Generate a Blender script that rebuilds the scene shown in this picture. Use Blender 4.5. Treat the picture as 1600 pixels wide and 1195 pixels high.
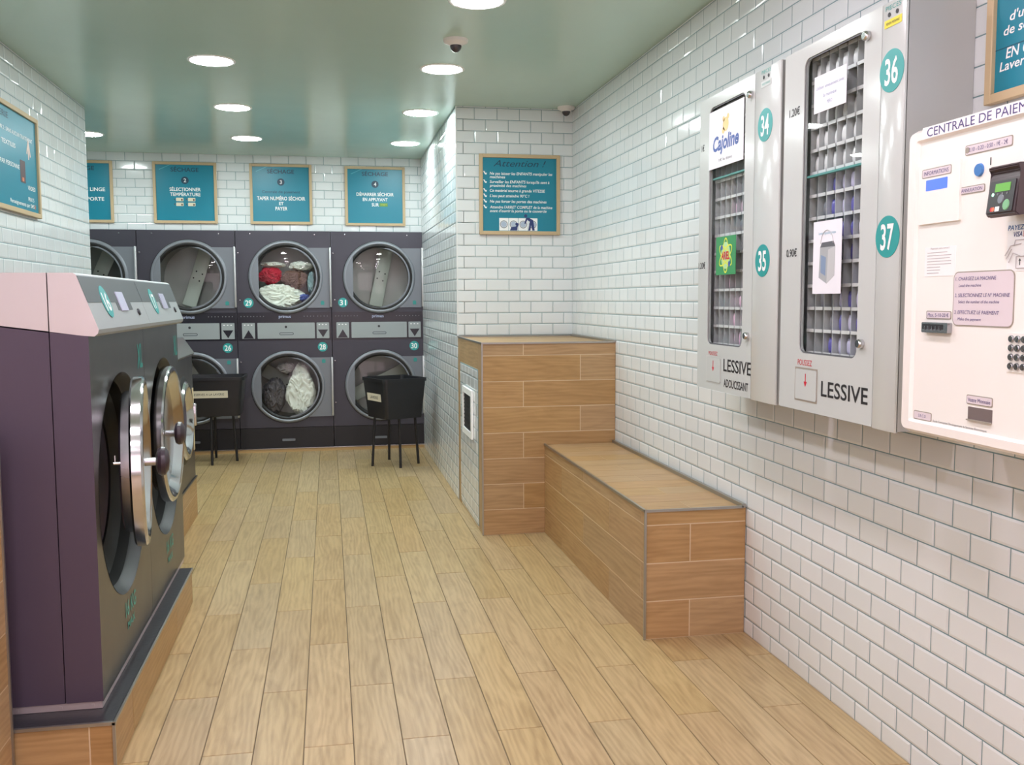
import bpy, bmesh, math, random
from mathutils import Vector, Matrix, noise
R_ = math.radians
random.seed(7)
for o in list(bpy.data.objects): bpy.data.objects.remove(o)
sc = bpy.context.scene
C = sc.collection

# ------------------------------------------------------------------ camera, world, exposure
XR, XL, XW, XB, ZC = 1.656, -1.569, 0.856, 1.2215, 2.6505      # right wall, left wall, wing wall, bench front, ceiling
YW, YC, YE, YB, YBW, YL, YF = 6.482, 5.443, 3.610, 8.898, 8.950, 6.956, -1.6
XA = -2.47                                                      # wall of the bay left of the dryers
cam_d = bpy.data.cameras.new('camera'); cam = bpy.data.objects.new('camera', cam_d); C.objects.link(cam)
cam_d.sensor_fit = 'HORIZONTAL'; cam_d.sensor_width = 36.0; cam_d.lens = 36.0 * 1505 / 1600
Rr = Vector((0.98241603, -0.18666221, -0.003996)); Uu = Vector((0.01991089, 0.08346369, 0.99631188)); Ff = Vector((0.18564026, 0.97887233, -0.08571268))
cam.matrix_world = Matrix(((Rr.x, Uu.x, -Ff.x, 0), (Rr.y, Uu.y, -Ff.y, 0), (Rr.z, Uu.z, -Ff.z, 1.3673), (0, 0, 0, 1)))
cam_d.clip_start = 0.02
sc.camera = cam
sc.view_settings.view_transform = 'Standard'; sc.view_settings.look = 'None'; sc.view_settings.gamma = 1.0
sc.view_settings.exposure = 0.38; sc.view_settings.use_curve_mapping = False
sc.cycles.use_denoising = True
sc.cycles.max_bounces = 8; sc.cycles.diffuse_bounces = 5; sc.cycles.glossy_bounces = 4; sc.cycles.transparent_max_bounces = 12
sc.cycles.sample_clamp_indirect = 6.0; sc.cycles.caustics_reflective = False; sc.cycles.caustics_refractive = False
w = bpy.data.worlds.new('evening_street'); sc.world = w; w.use_nodes = True
bg = w.node_tree.nodes['Background']; bg.inputs[0].default_value = (1.0, 0.74, 0.80, 1); bg.inputs[1].default_value = 2.6   # pinkish daylight beyond the shopfront
LIGHT_L = 76.0                                                  # radiance of the ceiling panels
LIGHT_COL = (0.90, 1.0, 0.99)

# ------------------------------------------------------------------ materials
def lin(c):
    c = c / 255.0
    return c / 12.92 if c <= 0.04045 else ((c + 0.055) / 1.055) ** 2.4
def rgb(c): return (lin(c[0]), lin(c[1]), lin(c[2]), 1)
_M = {}
def mat(name, c, rough=0.5, metal=0.0, spec=0.5, emit=0.0, coat=0.0, vary=0.0, bump=0.0, bscale=200.0):
    if name in _M: return _M[name]
    m = bpy.data.materials.new(name); m.use_nodes = True; nt = m.node_tree; p = nt.nodes['Principled BSDF']
    p.inputs['Base Color'].default_value = rgb(c); p.inputs['Roughness'].default_value = rough
    p.inputs['Metallic'].default_value = metal; p.inputs['Specular IOR Level'].default_value = spec
    p.inputs['Coat Weight'].default_value = coat; p.inputs['Coat Roughness'].default_value = 0.05
    if emit: p.inputs['Emission Color'].default_value = rgb(c); p.inputs['Emission Strength'].default_value = emit
    if vary or bump:
        tc = nt.nodes.new('ShaderNodeTexCoord'); n = nt.nodes.new('ShaderNodeTexNoise'); n.inputs['Scale'].default_value = bscale if bump else 6.0
        n.inputs['Detail'].default_value = 4; nt.links.new(tc.outputs['Object'], n.inputs['Vector'])
        if vary:
            n2 = nt.nodes.new('ShaderNodeTexNoise'); n2.inputs['Scale'].default_value = 5.0; nt.links.new(tc.outputs['Object'], n2.inputs['Vector'])
            mr = nt.nodes.new('ShaderNodeMapRange'); mr.inputs['To Min'].default_value = max(0.02, rough - vary); mr.inputs['To Max'].default_value = rough + vary
            nt.links.new(n2.outputs['Fac'], mr.inputs['Value']); nt.links.new(mr.outputs['Result'], p.inputs['Roughness'])
        if bump:
            b = nt.nodes.new('ShaderNodeBump'); b.inputs['Strength'].default_value = bump; b.inputs['Distance'].default_value = 0.001
            nt.links.new(n.outputs['Fac'], b.inputs['Height']); nt.links.new(b.outputs['Normal'], p.inputs['Normal'])
    _M[name] = m; return m
def wood_mat(name, dark, light, rough=0.42, vary=0.16, spec=0.4):
    m = bpy.data.materials.new(name); m.use_nodes = True; nt = m.node_tree; L = nt.links.new; N = nt.nodes.new; p = nt.nodes['Principled BSDF']
    uv = N('ShaderNodeUVMap'); uv.uv_map = 'UVMap'; at = N('ShaderNodeAttribute'); at.attribute_name = 'rnd'
    off = N('ShaderNodeVectorMath'); off.operation = 'MULTIPLY'; off.inputs[1].default_value = (37, 53, 71); L(at.outputs['Vector'], off.inputs[0])
    def grain(sx, sy, scale, det, dist):
        mp = N('ShaderNodeMapping'); mp.inputs['Scale'].default_value = (sx, sy, 1); L(uv.outputs[0], mp.inputs['Vector'])
        ad = N('ShaderNodeVectorMath'); ad.operation = 'ADD'; L(mp.outputs[0], ad.inputs[0]); L(off.outputs[0], ad.inputs[1])
        n = N('ShaderNodeTexNoise'); n.inputs['Scale'].default_value = scale; n.inputs['Detail'].default_value = det; n.inputs['Distortion'].default_value = dist
        L(ad.outputs[0], n.inputs['Vector']); return n, ad
    n1, a1 = grain(2.2, 13, 1.0, 6, 2.2)
    n2, a2 = grain(7, 110, 1.0, 4, 0.8)
    wv = N('ShaderNodeTexWave'); wv.wave_type = 'BANDS'; wv.bands_direction = 'Y'; wv.inputs['Scale'].default_value = 1.1; wv.inputs['Distortion'].default_value = 16.0
    wv.inputs['Detail'].default_value = 2.0; wv.inputs['Detail Scale'].default_value = 0.6
    L(a1.outputs[0], wv.inputs['Vector'])
    def mth(op, a, b):
        k = N('ShaderNodeMath'); k.operation = op
        for i, x in enumerate((a, b)):
            if hasattr(x, 'is_linked') or hasattr(x, 'links'): L(x, k.inputs[i])
            else: k.inputs[i].default_value = x
        return k.outputs[0]
    f = mth('ADD', mth('MULTIPLY', n1.outputs['Fac'], 0.70), mth('MULTIPLY', n2.outputs['Fac'], 0.30))
    f = mth('ADD', mth('MULTIPLY', f, 0.88), mth('MULTIPLY', wv.outputs['Fac'], 0.12))
    cr = N('ShaderNodeValToRGB'); cr.color_ramp.elements[0].position = 0.30; cr.color_ramp.elements[0].color = rgb(dark)
    cr.color_ramp.elements[1].position = 0.62; cr.color_ramp.elements[1].color = rgb(light); L(f, cr.inputs[0])
    sp = N('ShaderNodeSeparateColor'); L(at.outputs['Color'], sp.inputs[0])
    hs = N('ShaderNodeHueSaturation'); L(cr.outputs[0], hs.inputs['Color'])
    v = mth('ADD', mth('MULTIPLY', sp.outputs[0], vary), 1.0 - vary / 2); L(v, hs.inputs['Value'])
    s = mth('ADD', mth('MULTIPLY', sp.outputs[1], 0.14), 0.95); L(s, hs.inputs['Saturation'])
    h = mth('ADD', mth('MULTIPLY', sp.outputs[2], 0.006), 0.497); L(h, hs.inputs['Hue'])
    L(hs.outputs[0], p.inputs['Base Color']); p.inputs['Roughness'].default_value = rough; p.inputs['Specular IOR Level'].default_value = spec
    b = N('ShaderNodeBump'); b.inputs['Strength'].default_value = 0.12; b.inputs['Distance'].default_value = 0.001; L(n2.outputs['Fac'], b.inputs['Height']); L(b.outputs['Normal'], p.inputs['Normal'])
    return m
def tile_mat(name, c, rough):
    m = bpy.data.materials.new(name); m.use_nodes = True; nt = m.node_tree; L = nt.links.new; N = nt.nodes.new; p = nt.nodes['Principled BSDF']
    at = N('ShaderNodeAttribute'); at.attribute_name = 'rnd'; sp = N('ShaderNodeSeparateColor'); L(at.outputs['Color'], sp.inputs[0])
    hs = N('ShaderNodeHueSaturation'); hs.inputs['Color'].default_value = rgb(c)
    mr = N('ShaderNodeMapRange'); mr.inputs['To Min'].default_value = 0.96; mr.inputs['To Max'].default_value = 1.02; L(sp.outputs[0], mr.inputs['Value']); L(mr.outputs[0], hs.inputs['Value'])
    L(hs.outputs[0], p.inputs['Base Color']); p.inputs['Roughness'].default_value = rough; p.inputs['Specular IOR Level'].default_value = 0.6
    tc = N('ShaderNodeTexCoord'); n = N('ShaderNodeTexNoise'); n.inputs['Scale'].default_value = 14; L(tc.outputs['Object'], n.inputs['Vector'])
    b = N('ShaderNodeBump'); b.inputs['Strength'].default_value = 0.25; b.inputs['Distance'].default_value = 0.002; L(n.outputs['Fac'], b.inputs['Height']); L(b.outputs['Normal'], p.inputs['Normal'])
    return m
def glass_mat(name, tint=(235, 245, 245), rough=0.02, refl=1.5):
    m = bpy.data.materials.new(name); m.use_nodes = True; nt = m.node_tree; L = nt.links.new; N = nt.nodes.new
    nt.nodes.remove(nt.nodes['Principled BSDF']); out = nt.nodes['Material Output']
    t = N('ShaderNodeBsdfTransparent'); t.inputs[0].default_value = rgb(tint); g = N('ShaderNodeBsdfGlossy'); g.inputs['Roughness'].default_value = rough
    fr = N('ShaderNodeFresnel'); fr.inputs['IOR'].default_value = refl; mx = N('ShaderNodeMixShader')
    gm = N('ShaderNodeNewGeometry'); sb = N('ShaderNodeMath'); sb.operation = 'SUBTRACT'; sb.inputs[0].default_value = 1.0; L(gm.outputs['Backfacing'], sb.inputs[1]); ml = N('ShaderNodeMath'); ml.operation = 'MULTIPLY'; L(fr.outputs[0], ml.inputs[0]); L(sb.outputs[0], ml.inputs[1]); L(ml.outputs[0], mx.inputs[0]); L(t.outputs[0], mx.inputs[1]); L(g.outputs[0], mx.inputs[2]); L(mx.outputs[0], out.inputs[0]); return m

TILE = tile_mat('white_metro_tile', (226, 230, 232), 0.10)
GROUT = mat('teal_grey_grout', (120, 150, 156), 0.8)
GROUT_L = mat('cream_grout', (214, 192, 160), 0.8)
GROUT_D = mat('brown_floor_grout', (112, 98, 76), 0.8)
FLOORW = wood_mat('oak_floor_tile', (156, 131, 94), (188, 163, 122), 0.34, 0.13)
PANELW = wood_mat('oak_cladding_tile', (160, 128, 90), (184, 151, 110), 0.42, 0.08)
OAK = mat('pale_oak_frame', (196, 172, 136), 0.5)
CEIL = mat('sage_green_ceiling_paint', (186, 209, 195), 0.24, spec=0.45, vary=0.04)
PLASTER = mat('grey_plaster', (190, 190, 186), 0.8)
ALU = mat('brushed_aluminium_trim', (168, 166, 160), 0.35, 0.9)
CHROME = mat('polished_chrome', (205, 205, 208), 0.13, 1.0)
STEEL = mat('satin_steel', (176, 176, 180), 0.26, 1.0, vary=0.05)
HOODM = mat('satin_steel_hood', (206, 198, 198), 0.30, 0.85, vary=0.05)
ANTH = mat('anthracite_painted_steel', (70, 68, 78), 0.38, 0.35, vary=0.05, bump=0.25, bscale=900)
WSIDE = mat('aubergine_painted_steel', (84, 72, 90), 0.50, 0.15, bump=0.3, bscale=900)
WFRONT = mat('dark_stainless_front', (100, 97, 99), 0.32, 0.82, vary=0.04)
DGREY = mat('dark_grey_overlay', (74, 80, 84), 0.5)
LGREY = mat('silver_grey_panel', (156, 162, 164), 0.48, 0.15)
MGREY = mat('mid_grey_door_panel', (122, 126, 134), 0.4, 0.3)
BLACK = mat('black_rubber', (16, 15, 17), 0.5)
BLACKP = mat('black_plastic', (26, 25, 30), 0.42)
BLACKG = mat('gloss_black_strip', (34, 33, 42), 0.25)
DRUMM = mat('perforated_drum_steel', (176, 178, 176), 0.42, 0.6)
TEAL = mat('teal_sticker', (44, 158, 156), 0.35)
TEALD = mat('teal_lettering', (62, 160, 152), 0.4)
WHITE = mat('white_print', (246, 246, 246), 0.45)
SIGNB = mat('petrol_blue_sign', (14, 128, 152), 0.35, bump=0.05, bscale=300)
SIGND = mat('dark_sign_print', (22, 62, 84), 0.45)
VEND = mat('pale_grey_powder_coat', (204, 209, 207), 0.16, spec=0.5)
VENDS = mat('grey_cabinet_side', (178, 180, 178), 0.3)
CREAM = mat('cream_powder_coat', (246, 243, 238), 0.35)
CREAM2 = mat('cream_bezel', (246, 241, 236), 0.3)
BLKPR = mat('black_print', (40, 40, 44), 0.5)
REDPR = mat('red_print', (205, 40, 60), 0.5)
PURPR = mat('purple_print', (84, 72, 132), 0.5)
LILAC = mat('lilac_label', (226, 214, 220), 0.4)
TAUPE = mat('taupe_outline', (160, 152, 140), 0.4)
STONE = mat('dark_slate_top', (46, 46, 51), 0.30, bump=0.5, bscale=60)
GLASS = glass_mat('clear_glass', (248, 250, 250), 0.02, 1.33)
DGLASS = glass_mat('dryer_door_glass', (240, 242, 240), 0.02, 1.40)

# ------------------------------------------------------------------ mesh helpers
def bm_(): return bmesh.new()
I4 = Matrix.Identity(4)
def fset(fs, mi):
    for f in fs: f.material_index = mi
def bx(b, x0, x1, y0, y1, z0, z1, mi=0, bev=0.0, seg=2, M=None):
    r = bmesh.ops.create_cube(b, size=1.0); vs = r['verts']
    for v in vs: v.co = Vector(((x0 + x1) / 2 + v.co.x * (x1 - x0), (y0 + y1) / 2 + v.co.y * (y1 - y0), (z0 + z1) / 2 + v.co.z * (z1 - z0)))
    if M is not None:
        for v in vs: v.co = M @ v.co
    fs = {f for v in vs for f in v.link_faces}; fset(fs, mi)
    if bev:
        es = {e for v in vs for e in v.link_edges}
        bmesh.ops.bevel(b, geom=list(es), offset=bev, segments=seg, affect='EDGES', profile=0.5, clamp_overlap=True)
def poly(b, pts, mi=0):
    vs = [b.verts.new(p) for p in pts]; f = b.faces.new(vs); f.material_index = mi; return f
def ax(M, u, v, n): return M @ Vector((u, v, n))
FRONT = Matrix(((1, 0, 0, 0), (0, 0, -1, 0), (0, 1, 0, 0), (0, 0, 0, 1)))      # (u,v,n) -> x=u, z=v, y=-n : a face looking at -Y
TOP = I4                                                                        # (u,v,n) -> x,y,z
def prism(b, pts, n0, n1, M=FRONT, mi=0, cap=True, mi_side=None):
    lo = [b.verts.new(ax(M, p[0], p[1], n0)) for p in pts]; hi = [b.verts.new(ax(M, p[0], p[1], n1)) for p in pts]; k = len(pts); fs = []
    for i in range(k):
        f = b.faces.new((lo[i], lo[(i + 1) % k], hi[(i + 1) % k], hi[i])); f.material_index = mi if mi_side is None else mi_side
    if cap:
        f = b.faces.new(hi); f.material_index = mi; f = b.faces.new(lo[::-1]); f.material_index = mi
def rrect(cx, cz, w, h, r, n=5):
    o = []
    for (sx, sz, a0) in ((1, 1, 0), (-1, 1, 90), (-1, -1, 180), (1, -1, 270)):
        for i in range(n + 1):
            a = R_(a0 + 90 * i / n); o.append((cx + sx * (w / 2 - r) + r * math.cos(a), cz + sz * (h / 2 - r) + r * math.sin(a)))
    return o
def circ(cx, cz, r, n=40, rz=None): return [(cx + r * math.cos(2 * math.pi * i / n), cz + (rz or r) * math.sin(2 * math.pi * i / n)) for i in range(n)]
def lathe(b, prof, seg=48, M=FRONT, mi=0, cx=0, cz=0):
    """prof: (radius, n[, material index]) around the n axis of M"""
    rings = []
    for p in prof:
        if p[0] < 1e-6: rings.append([b.verts.new(ax(M, cx, cz, p[1]))])
        else: rings.append([b.verts.new(ax(M, cx + p[0] * math.cos(2 * math.pi * i / seg), cz + p[0] * math.sin(2 * math.pi * i / seg), p[1])) for i in range(seg)])
    for k in range(len(rings) - 1):
        a, c = rings[k], rings[k + 1]; m = prof[k][2] if len(prof[k]) > 2 else mi
        for i in range(seg):
            j = (i + 1) % seg
            if len(a) == 1 and len(c) == 1: continue
            if len(a) == 1: f = b.faces.new((a[0], c[j], c[i]))
            elif len(c) == 1: f = b.faces.new((a[i], a[j], c[0]))
            else: f = b.faces.new((a[i], a[j], c[j], c[i]))
            f.material_index = m
def holed(b, x0, x1, z0, z1, inner, n, M=FRONT, mi=0, cx=None, cz=None):
    """rectangle with a hole outlined by inner (list of (u,v), counter-clockwise)"""
    cx = sum(p[0] for p in inner) / len(inner) if cx is None else cx; cz = sum(p[1] for p in inner) / len(inner) if cz is None else cz
    def ray(a):
        dx, dz = math.cos(a), math.sin(a); t = 1e9
        if dx > 1e-9: t = min(t, (x1 - cx) / dx)
        if dx < -1e-9: t = min(t, (x0 - cx) / dx)
        if dz > 1e-9: t = min(t, (z1 - cz) / dz)
        if dz < -1e-9: t = min(t, (z0 - cz) / dz)
        return (cx + dx * t, cz + dz * t)
    corners = sorted([(math.atan2(z - cz, x - cx) % (2 * math.pi), (x, z)) for x in (x0, x1) for z in (z0, z1)])
    inn = sorted([(math.atan2(p[1] - cz, p[0] - cx) % (2 * math.pi), p) for p in inner])
    iv = [b.verts.new(ax(M, p[0], p[1], n)) for _, p in inn]; outs = [ray(a) for a, _ in inn]; ov = [b.verts.new(ax(M, p[0], p[1], n)) for p in outs]
    k = len(inn)
    for i in range(k):
        j = (i + 1) % k; a0, a1 = inn[i][0], inn[j][0]
        if a1 < a0: a1 += 2 * math.pi
        mid = [b.verts.new(ax(M, c[0], c[1], n)) for aa, c in sorted((aa, c) for (a, c) in corners for aa in (a, a + 2 * math.pi) if a0 + 1e-6 < aa < a1 - 1e-6)]
        f = b.faces.new([iv[i], ov[i]] + mid + [ov[j], iv[j]]); f.material_index = mi
def tube(b, pts, r, seg=8, mi=0, cap=True):
    pts = [Vector(p) for p in pts]; rings = []
    for i, p in enumerate(pts):
        d = (pts[min(i + 1, len(pts) - 1)] - pts[max(i - 1, 0)]).normalized(); q = d.to_track_quat('Z', 'Y'); rr = r[i] if isinstance(r, (list, tuple)) else r
        rings.append([b.verts.new(p + q @ Vector((rr * math.cos(2 * math.pi * k / seg), rr * math.sin(2 * math.pi * k / seg), 0))) for k in range(seg)])
    for i in range(len(rings) - 1):
        for k in range(seg):
            f = b.faces.new((rings[i][k], rings[i][(k + 1) % seg], rings[i + 1][(k + 1) % seg], rings[i + 1][k])); f.material_index = mi
    if cap:
        b.faces.new(rings[0][::-1]).material_index = mi; b.faces.new(rings[-1]).material_index = mi
_tc = {}
def text(b, s, cx, cz, h, wd=None, mi=0, n=0.001, align='C', M=FRONT, bold=0.0, shear=0.0):
    """flat print: s with capitals h high, centred (or L/R aligned) at cx, cz; wd squeezes it to that width"""
    key = (s, bold, shear)
    if key not in _tc:
        cu = bpy.data.curves.new('t', 'FONT'); cu.body = s; cu.size = 1.0; cu.offset = bold; cu.shear = shear; cu.resolution_u = 3
        o = bpy.data.objects.new('t', cu); C.objects.link(o); dg = bpy.context.evaluated_depsgraph_get()
        me = bpy.data.meshes.new_from_object(o.evaluated_get(dg)); V = [v.co.copy() for v in me.vertices]; P = [tuple(p.vertices) for p in me.polygons]
        bpy.data.objects.remove(o); bpy.data.curves.remove(cu); bpy.data.meshes.remove(me); _tc[key] = (V, P)
    V, P = _tc[key]
    if not V: return
    x0 = min(v.x for v in V); x1 = max(v.x for v in V); k = h / 0.70; kx = k if wd is None else wd / (x1 - x0); W = (x1 - x0) * kx
    sx = {'C': cx - W / 2, 'L': cx, 'R': cx - W}[align]
    vs = [b.verts.new(ax(M, sx + (v.x - x0) * kx, cz - h / 2 + v.y * k, n)) for v in V]
    for p in P:
        try: f = b.faces.new([vs[i] for i in p]); f.material_index = mi
        except ValueError: pass
def obj(name, b, mats, parent=None, smooth=None, loc=None, rot=None):
    me = bpy.data.meshes.new(name); bmesh.ops.recalc_face_normals(b, faces=b.faces) if smooth != 'keep' else None
    b.to_mesh(me); b.free()
    for m in (mats if isinstance(mats, (list, tuple)) else [mats]): me.materials.append(m)
    if smooth and smooth != 'keep':
        me.polygons.foreach_set('use_smooth', [True] * len(me.polygons)); me.set_sharp_from_angle(angle=R_(smooth if smooth is not True else 32))
    o = bpy.data.objects.new(name, me); C.objects.link(o)
    if parent: o.parent = parent
    if loc: o.location = loc
    if rot: o.rotation_euler = rot
    return o
def tag(o, label=None, cat=None, group=None, kind=None):
    if label: o['label'] = label
    if cat: o['category'] = cat
    if group: o['group'] = group
    if kind: o['kind'] = kind
    return o
def thing(name, label, cat, loc=(0, 0, 0), rz=0.0, group=None):
    o = bpy.data.objects.new(name, None); C.objects.link(o); o.empty_display_size = 0.1; o.location = loc; o.rotation_euler = (0, 0, rz)
    return tag(o, label, cat, group)
RW, LW = -math.pi / 2, math.pi / 2        # local front (-Y) turned to look away from the right wall / the left wall

def tiles(b, M, ua, ub, va, vb, pu, pv, uo, vo, gap=0.003, bev=0.007, t=0.0025, mi=0, shift=0.5, tilt=0.0, vary_row=False, rs=1):
    """running-bond tiles on the plane M, joints through (uo, vo); each tile a bevelled slab with its own 'rnd' colour and metric UV"""
    rd = random.Random(rs); uvl = b.loops.layers.uv.get('UVMap') or b.loops.layers.uv.new('UVMap'); cl = b.loops.layers.float_color.get('rnd') or b.loops.layers.float_color.new('rnd')
    k0 = math.floor((va - vo) / pv + 1e-6); k1 = math.ceil((vb - vo) / pv - 1e-6)
    for k in range(k0, k1):
        v0 = max(va, vo + k * pv + gap / 2); v1 = min(vb, vo + (k + 1) * pv - gap / 2)
        if v1 - v0 < 0.004: continue
        o = uo + (shift * pu if k % 2 else 0.0)
        for i in range(math.floor((ua - o) / pu + 1e-6), math.ceil((ub - o) / pu - 1e-6)):
            u0 = max(ua, o + i * pu + gap / 2); u1 = min(ub, o + (i + 1) * pu - gap / 2)
            if u1 - u0 < 0.004: continue
            be = min(bev, (u1 - u0) * 0.3, (v1 - v0) * 0.3); ta, tb = rd.uniform(-tilt, tilt), rd.uniform(-tilt, tilt); cu, cv = (u0 + u1) / 2, (v0 + v1) / 2
            c = (rd.random(), rd.random(), rd.random(), 1)
            O = [(u0, v0), (u1, v0), (u1, v1), (u0, v1)]; Q = [(u0 + be, v0 + be), (u1 - be, v0 + be), (u1 - be, v1 - be), (u0 + be, v1 - be)]
            ov = [b.verts.new(ax(M, p[0], p[1], 0.0006)) for p in O]; qv = [b.verts.new(ax(M, p[0], p[1], t + ta * (p[0] - cu) + tb * (p[1] - cv))) for p in Q]
            fl = [([qv[0], qv[1], qv[2], qv[3]], Q)]
            for j in range(4):
                jj = (j + 1) % 4; fl.append(([ov[j], ov[jj], qv[jj], qv[j]], [O[j], O[jj], Q[jj], Q[j]]))
            for vs, uvs in fl:
                f = b.faces.new(vs); f.material_index = mi
                for lp, q in zip(f.loops, uvs): lp[uvl].uv = q; lp[cl] = c
PU, PV, VO = 0.1535, 0.0758, 1.2775       # metro tile pitch along and up, and one row's joint height
def frame(o, U, V):
    U = Vector(U); V = Vector(V); N = U.cross(V); return Matrix(((U.x, V.x, N.x, o[0]), (U.y, V.y, N.y, o[1]), (U.z, V.z, N.z, o[2]), (0, 0, 0, 1)))
def struct(name, b, mats, **k): return tag(obj(name, b, mats, **k), kind='structure')

# ------------------------------------------------------------------ the room
b = bm_(); bx(b, XA - 0.1, XR + 0.1, YF - 0.2, YBW + 0.9, -0.12, -0.0032, 1)
PLANK, PLJ = 0.1505, 0.9
tiles(b, frame((0, 0, -0.0032), (0, 1, 0), (-1, 0, 0)), YF, YBW, -XR, -XA, PLJ, PLANK, 3.37 - 0.45, -0.2005 + 0.1505, gap=0.0028, bev=0.0008, t=0.0028, mi=0, rs=11)
struct('floor', b, [FLOORW, GROUT_D])
b = bm_(); bx(b, XA - 0.1, XR + 0.1, YF - 0.2, YBW + 0.9, ZC, ZC + 0.1); struct('ceiling', b, CEIL)
def wallpanel(b, M, ua, ub, va, vb, uo, rs, vo=VO): tiles(b, M, ua, ub, va, vb, PU, PV, uo, vo, gap=0.0035, mi=0, tilt=0.0035, rs=rs)
b = bm_(); bx(b, XR, XR + 0.1, YF, YBW, 0, ZC, 1); wallpanel(b, frame((XR, 0, 0), (0, -1, 0), (0, 0, 1)), -YW, -YF, 0, ZC, -3.46, 2); struct('wall_right', b, [TILE, GROUT])
b = bm_(); bx(b, XW + 0.03, XR, YW, YW + 0.1, 0, ZC, 1); wallpanel(b, frame((0, YW, 0), (1, 0, 0), (0, 0, 1)), XW, XR, 1.0, ZC, 0.904, 3)
bx(b, XW, XW + 0.1, YW, YBW, 0, ZC, 1); wallpanel(b, frame((XW, 0, 0), (0, -1, 0), (0, 0, 1)), -YBW, -YW, 0, ZC, -6.49, 4); struct('wall_alcove', b, [TILE, GROUT])
b = bm_(); bx(b, XA, XW, YBW, YBW + 0.1, 1.987, ZC, 1); wallpanel(b, frame((0, YBW, 0), (1, 0, 0), (0, 0, 1)), XA, XW, 1.987, ZC, -1.63, 5, vo=2.276 - PV); struct('wall_back', b, [TILE, GROUT])
b = bm_(); bx(b, XL - 0.12, XL, YF, YL, 0, ZC, 1); wallpanel(b, frame((XL, 0, 0), (0, 1, 0), (0, 0, 1)), YF, YL, 0, ZC, 0.02, 6)
wallpanel(b, frame((0, YL, 0), (-1, 0, 0), (0, 0, 1)), -XL, -XL + 0.12, 0, ZC, 1.5, 7); struct('wall_left', b, [TILE, GROUT])
b = bm_(); bx(b, XA - 0.1, XA, YL - 0.8, YBW + 0.9, 0, ZC, 1); wallpanel(b, frame((XA, 0, 0), (0, 1, 0), (0, 0, 1)), YL - 0.8, YB - 0.01, 0, ZC, 0.02, 8)
bx(b, XA, XL - 0.12, YL - 0.9, YL - 0.8, 0, ZC, 1); struct('wall_bay', b, [TILE, GROUT])
b = bm_(); bx(b, XA, XW + 0.1, YBW + 0.8, YBW + 0.9, 0, 2.1); struct('wall_service', b, PLASTER)
# shopfront behind the camera
b = bm_(); FY = YF
bx(b, XL - 0.12, XR + 0.1, FY - 0.12, FY, 2.3, ZC); bx(b, XL - 0.12, -1.35, FY - 0.12, FY, 0, 2.3); bx(b, 1.45, XR + 0.1, FY - 0.12, FY, 0, 2.3); bx(b, 0.35, 0.5, FY - 0.12, FY, 0, 2.3); bx(b, -1.35, 0.35, FY - 0.12, FY, 0, 0.35)
struct('wall_front', b, PLASTER)
b = bm_()
for x0, x1 in ((-1.35, -1.31), (-0.52, -0.48), (0.31, 0.35)): bx(b, x0, x1, FY - 0.09, FY - 0.03, 0.35, 2.3)
for z0, z1 in ((0.35, 0.39), (2.26, 2.3)): bx(b, -1.31, 0.31, FY - 0.09, FY - 0.03, z0, z1)
wf = struct('window_1', b, ALU); b = bm_(); bx(b, -1.31, 0.31, FY - 0.065, FY - 0.055, 0.39, 2.26); obj('window_pane', b, GLASS, wf)
b = bm_(); bx(b, 0.5, 0.56, FY - 0.09, FY - 0.03, 0, 2.3); bx(b, 1.39, 1.45, FY - 0.09, FY - 0.03, 0, 2.3); bx(b, 0.56, 1.39, FY - 0.09, FY - 0.03, 2.24, 2.3); bx(b, 0.56, 1.39, FY - 0.09, FY - 0.03, 0, 0.1)
df = struct('door_1', b, ALU); b = bm_(); bx(b, 0.56, 1.39, FY - 0.065, FY - 0.055, 0.1, 2.24); obj('door_pane', b, GLASS, df)
b = bm_(); tube(b, [(0.62, FY, 0.9), (0.62, FY + 0.05, 0.9), (0.62, FY + 0.05, 1.3), (0.62, FY, 1.3)], 0.012); obj('door_handle', b, STEEL, df, smooth=50)
# low oak strip and bright metal strip under the dryers, corner bead of the wing wall
b = bm_(); bx(b, XA, XW, YB - 0.012, YB + 0.05, 0.0, 0.028); struct('baseboard_back', b, mat('plain_oak_skirting', (184, 150, 104), 0.5))
b = bm_(); bx(b, XA, XW, YB - 0.016, YB + 0.05, 0.028, 0.035); struct('trim_1', b, STEEL)
b = bm_(); bx(b, XW - 0.003, XW + 0.006, YW - 0.003, YW + 0.006, 1.118, ZC); struct('trim_2', b, mat('white_corner_bead', (226, 228, 228), 0.3))

# ------------------------------------------------------------------ ceiling lights
lights = [(-0.59, 5.50), (-0.60, 6.78), (-0.61, 8.03), (0.65, 5.48), (0.648, 6.76), (0.646, 8.08), (0.655, 4.22), (-0.58, 4.26), (-1.80, 8.02), (0.655, 2.92), (-0.58, 2.94), (0.655, 1.62), (-0.58, 1.62), (0.655, 0.32), (-0.58, 0.32), (0.655, -0.98), (-0.58, -0.98)]
names_l = {0: 'third ceiling light from the back in the left row', 1: 'second ceiling light from the back in the left row', 2: 'rearmost ceiling light in the left row, nearest the dryers', 3: 'ceiling light just behind the dome camera in the right row',
           4: 'second ceiling light from the back in the right row', 5: 'rearmost ceiling light in the right row, by the tiled wing wall', 6: 'large bright ceiling light cut by the top edge, right row',
           7: 'ceiling light cut by the top edge, left row', 8: 'small ceiling light peeking past the end of the left wall'}
EM = bpy.data.materials.new('lit_led_diffuser'); EM.use_nodes = True; nt = EM.node_tree; nt.nodes.remove(nt.nodes['Principled BSDF']); e = nt.nodes.new('ShaderNodeEmission')
e.inputs[0].default_value = LIGHT_COL + (1,); e.inputs[1].default_value = LIGHT_L; nt.links.new(e.outputs[0], nt.nodes['Material Output'].inputs[0])
EMW = EM.copy(); EMW.name = 'lit_warm_diffuser'; EMW.node_tree.nodes['Emission'].inputs[0].default_value = (1.0, 0.87, 0.96, 1)
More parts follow.
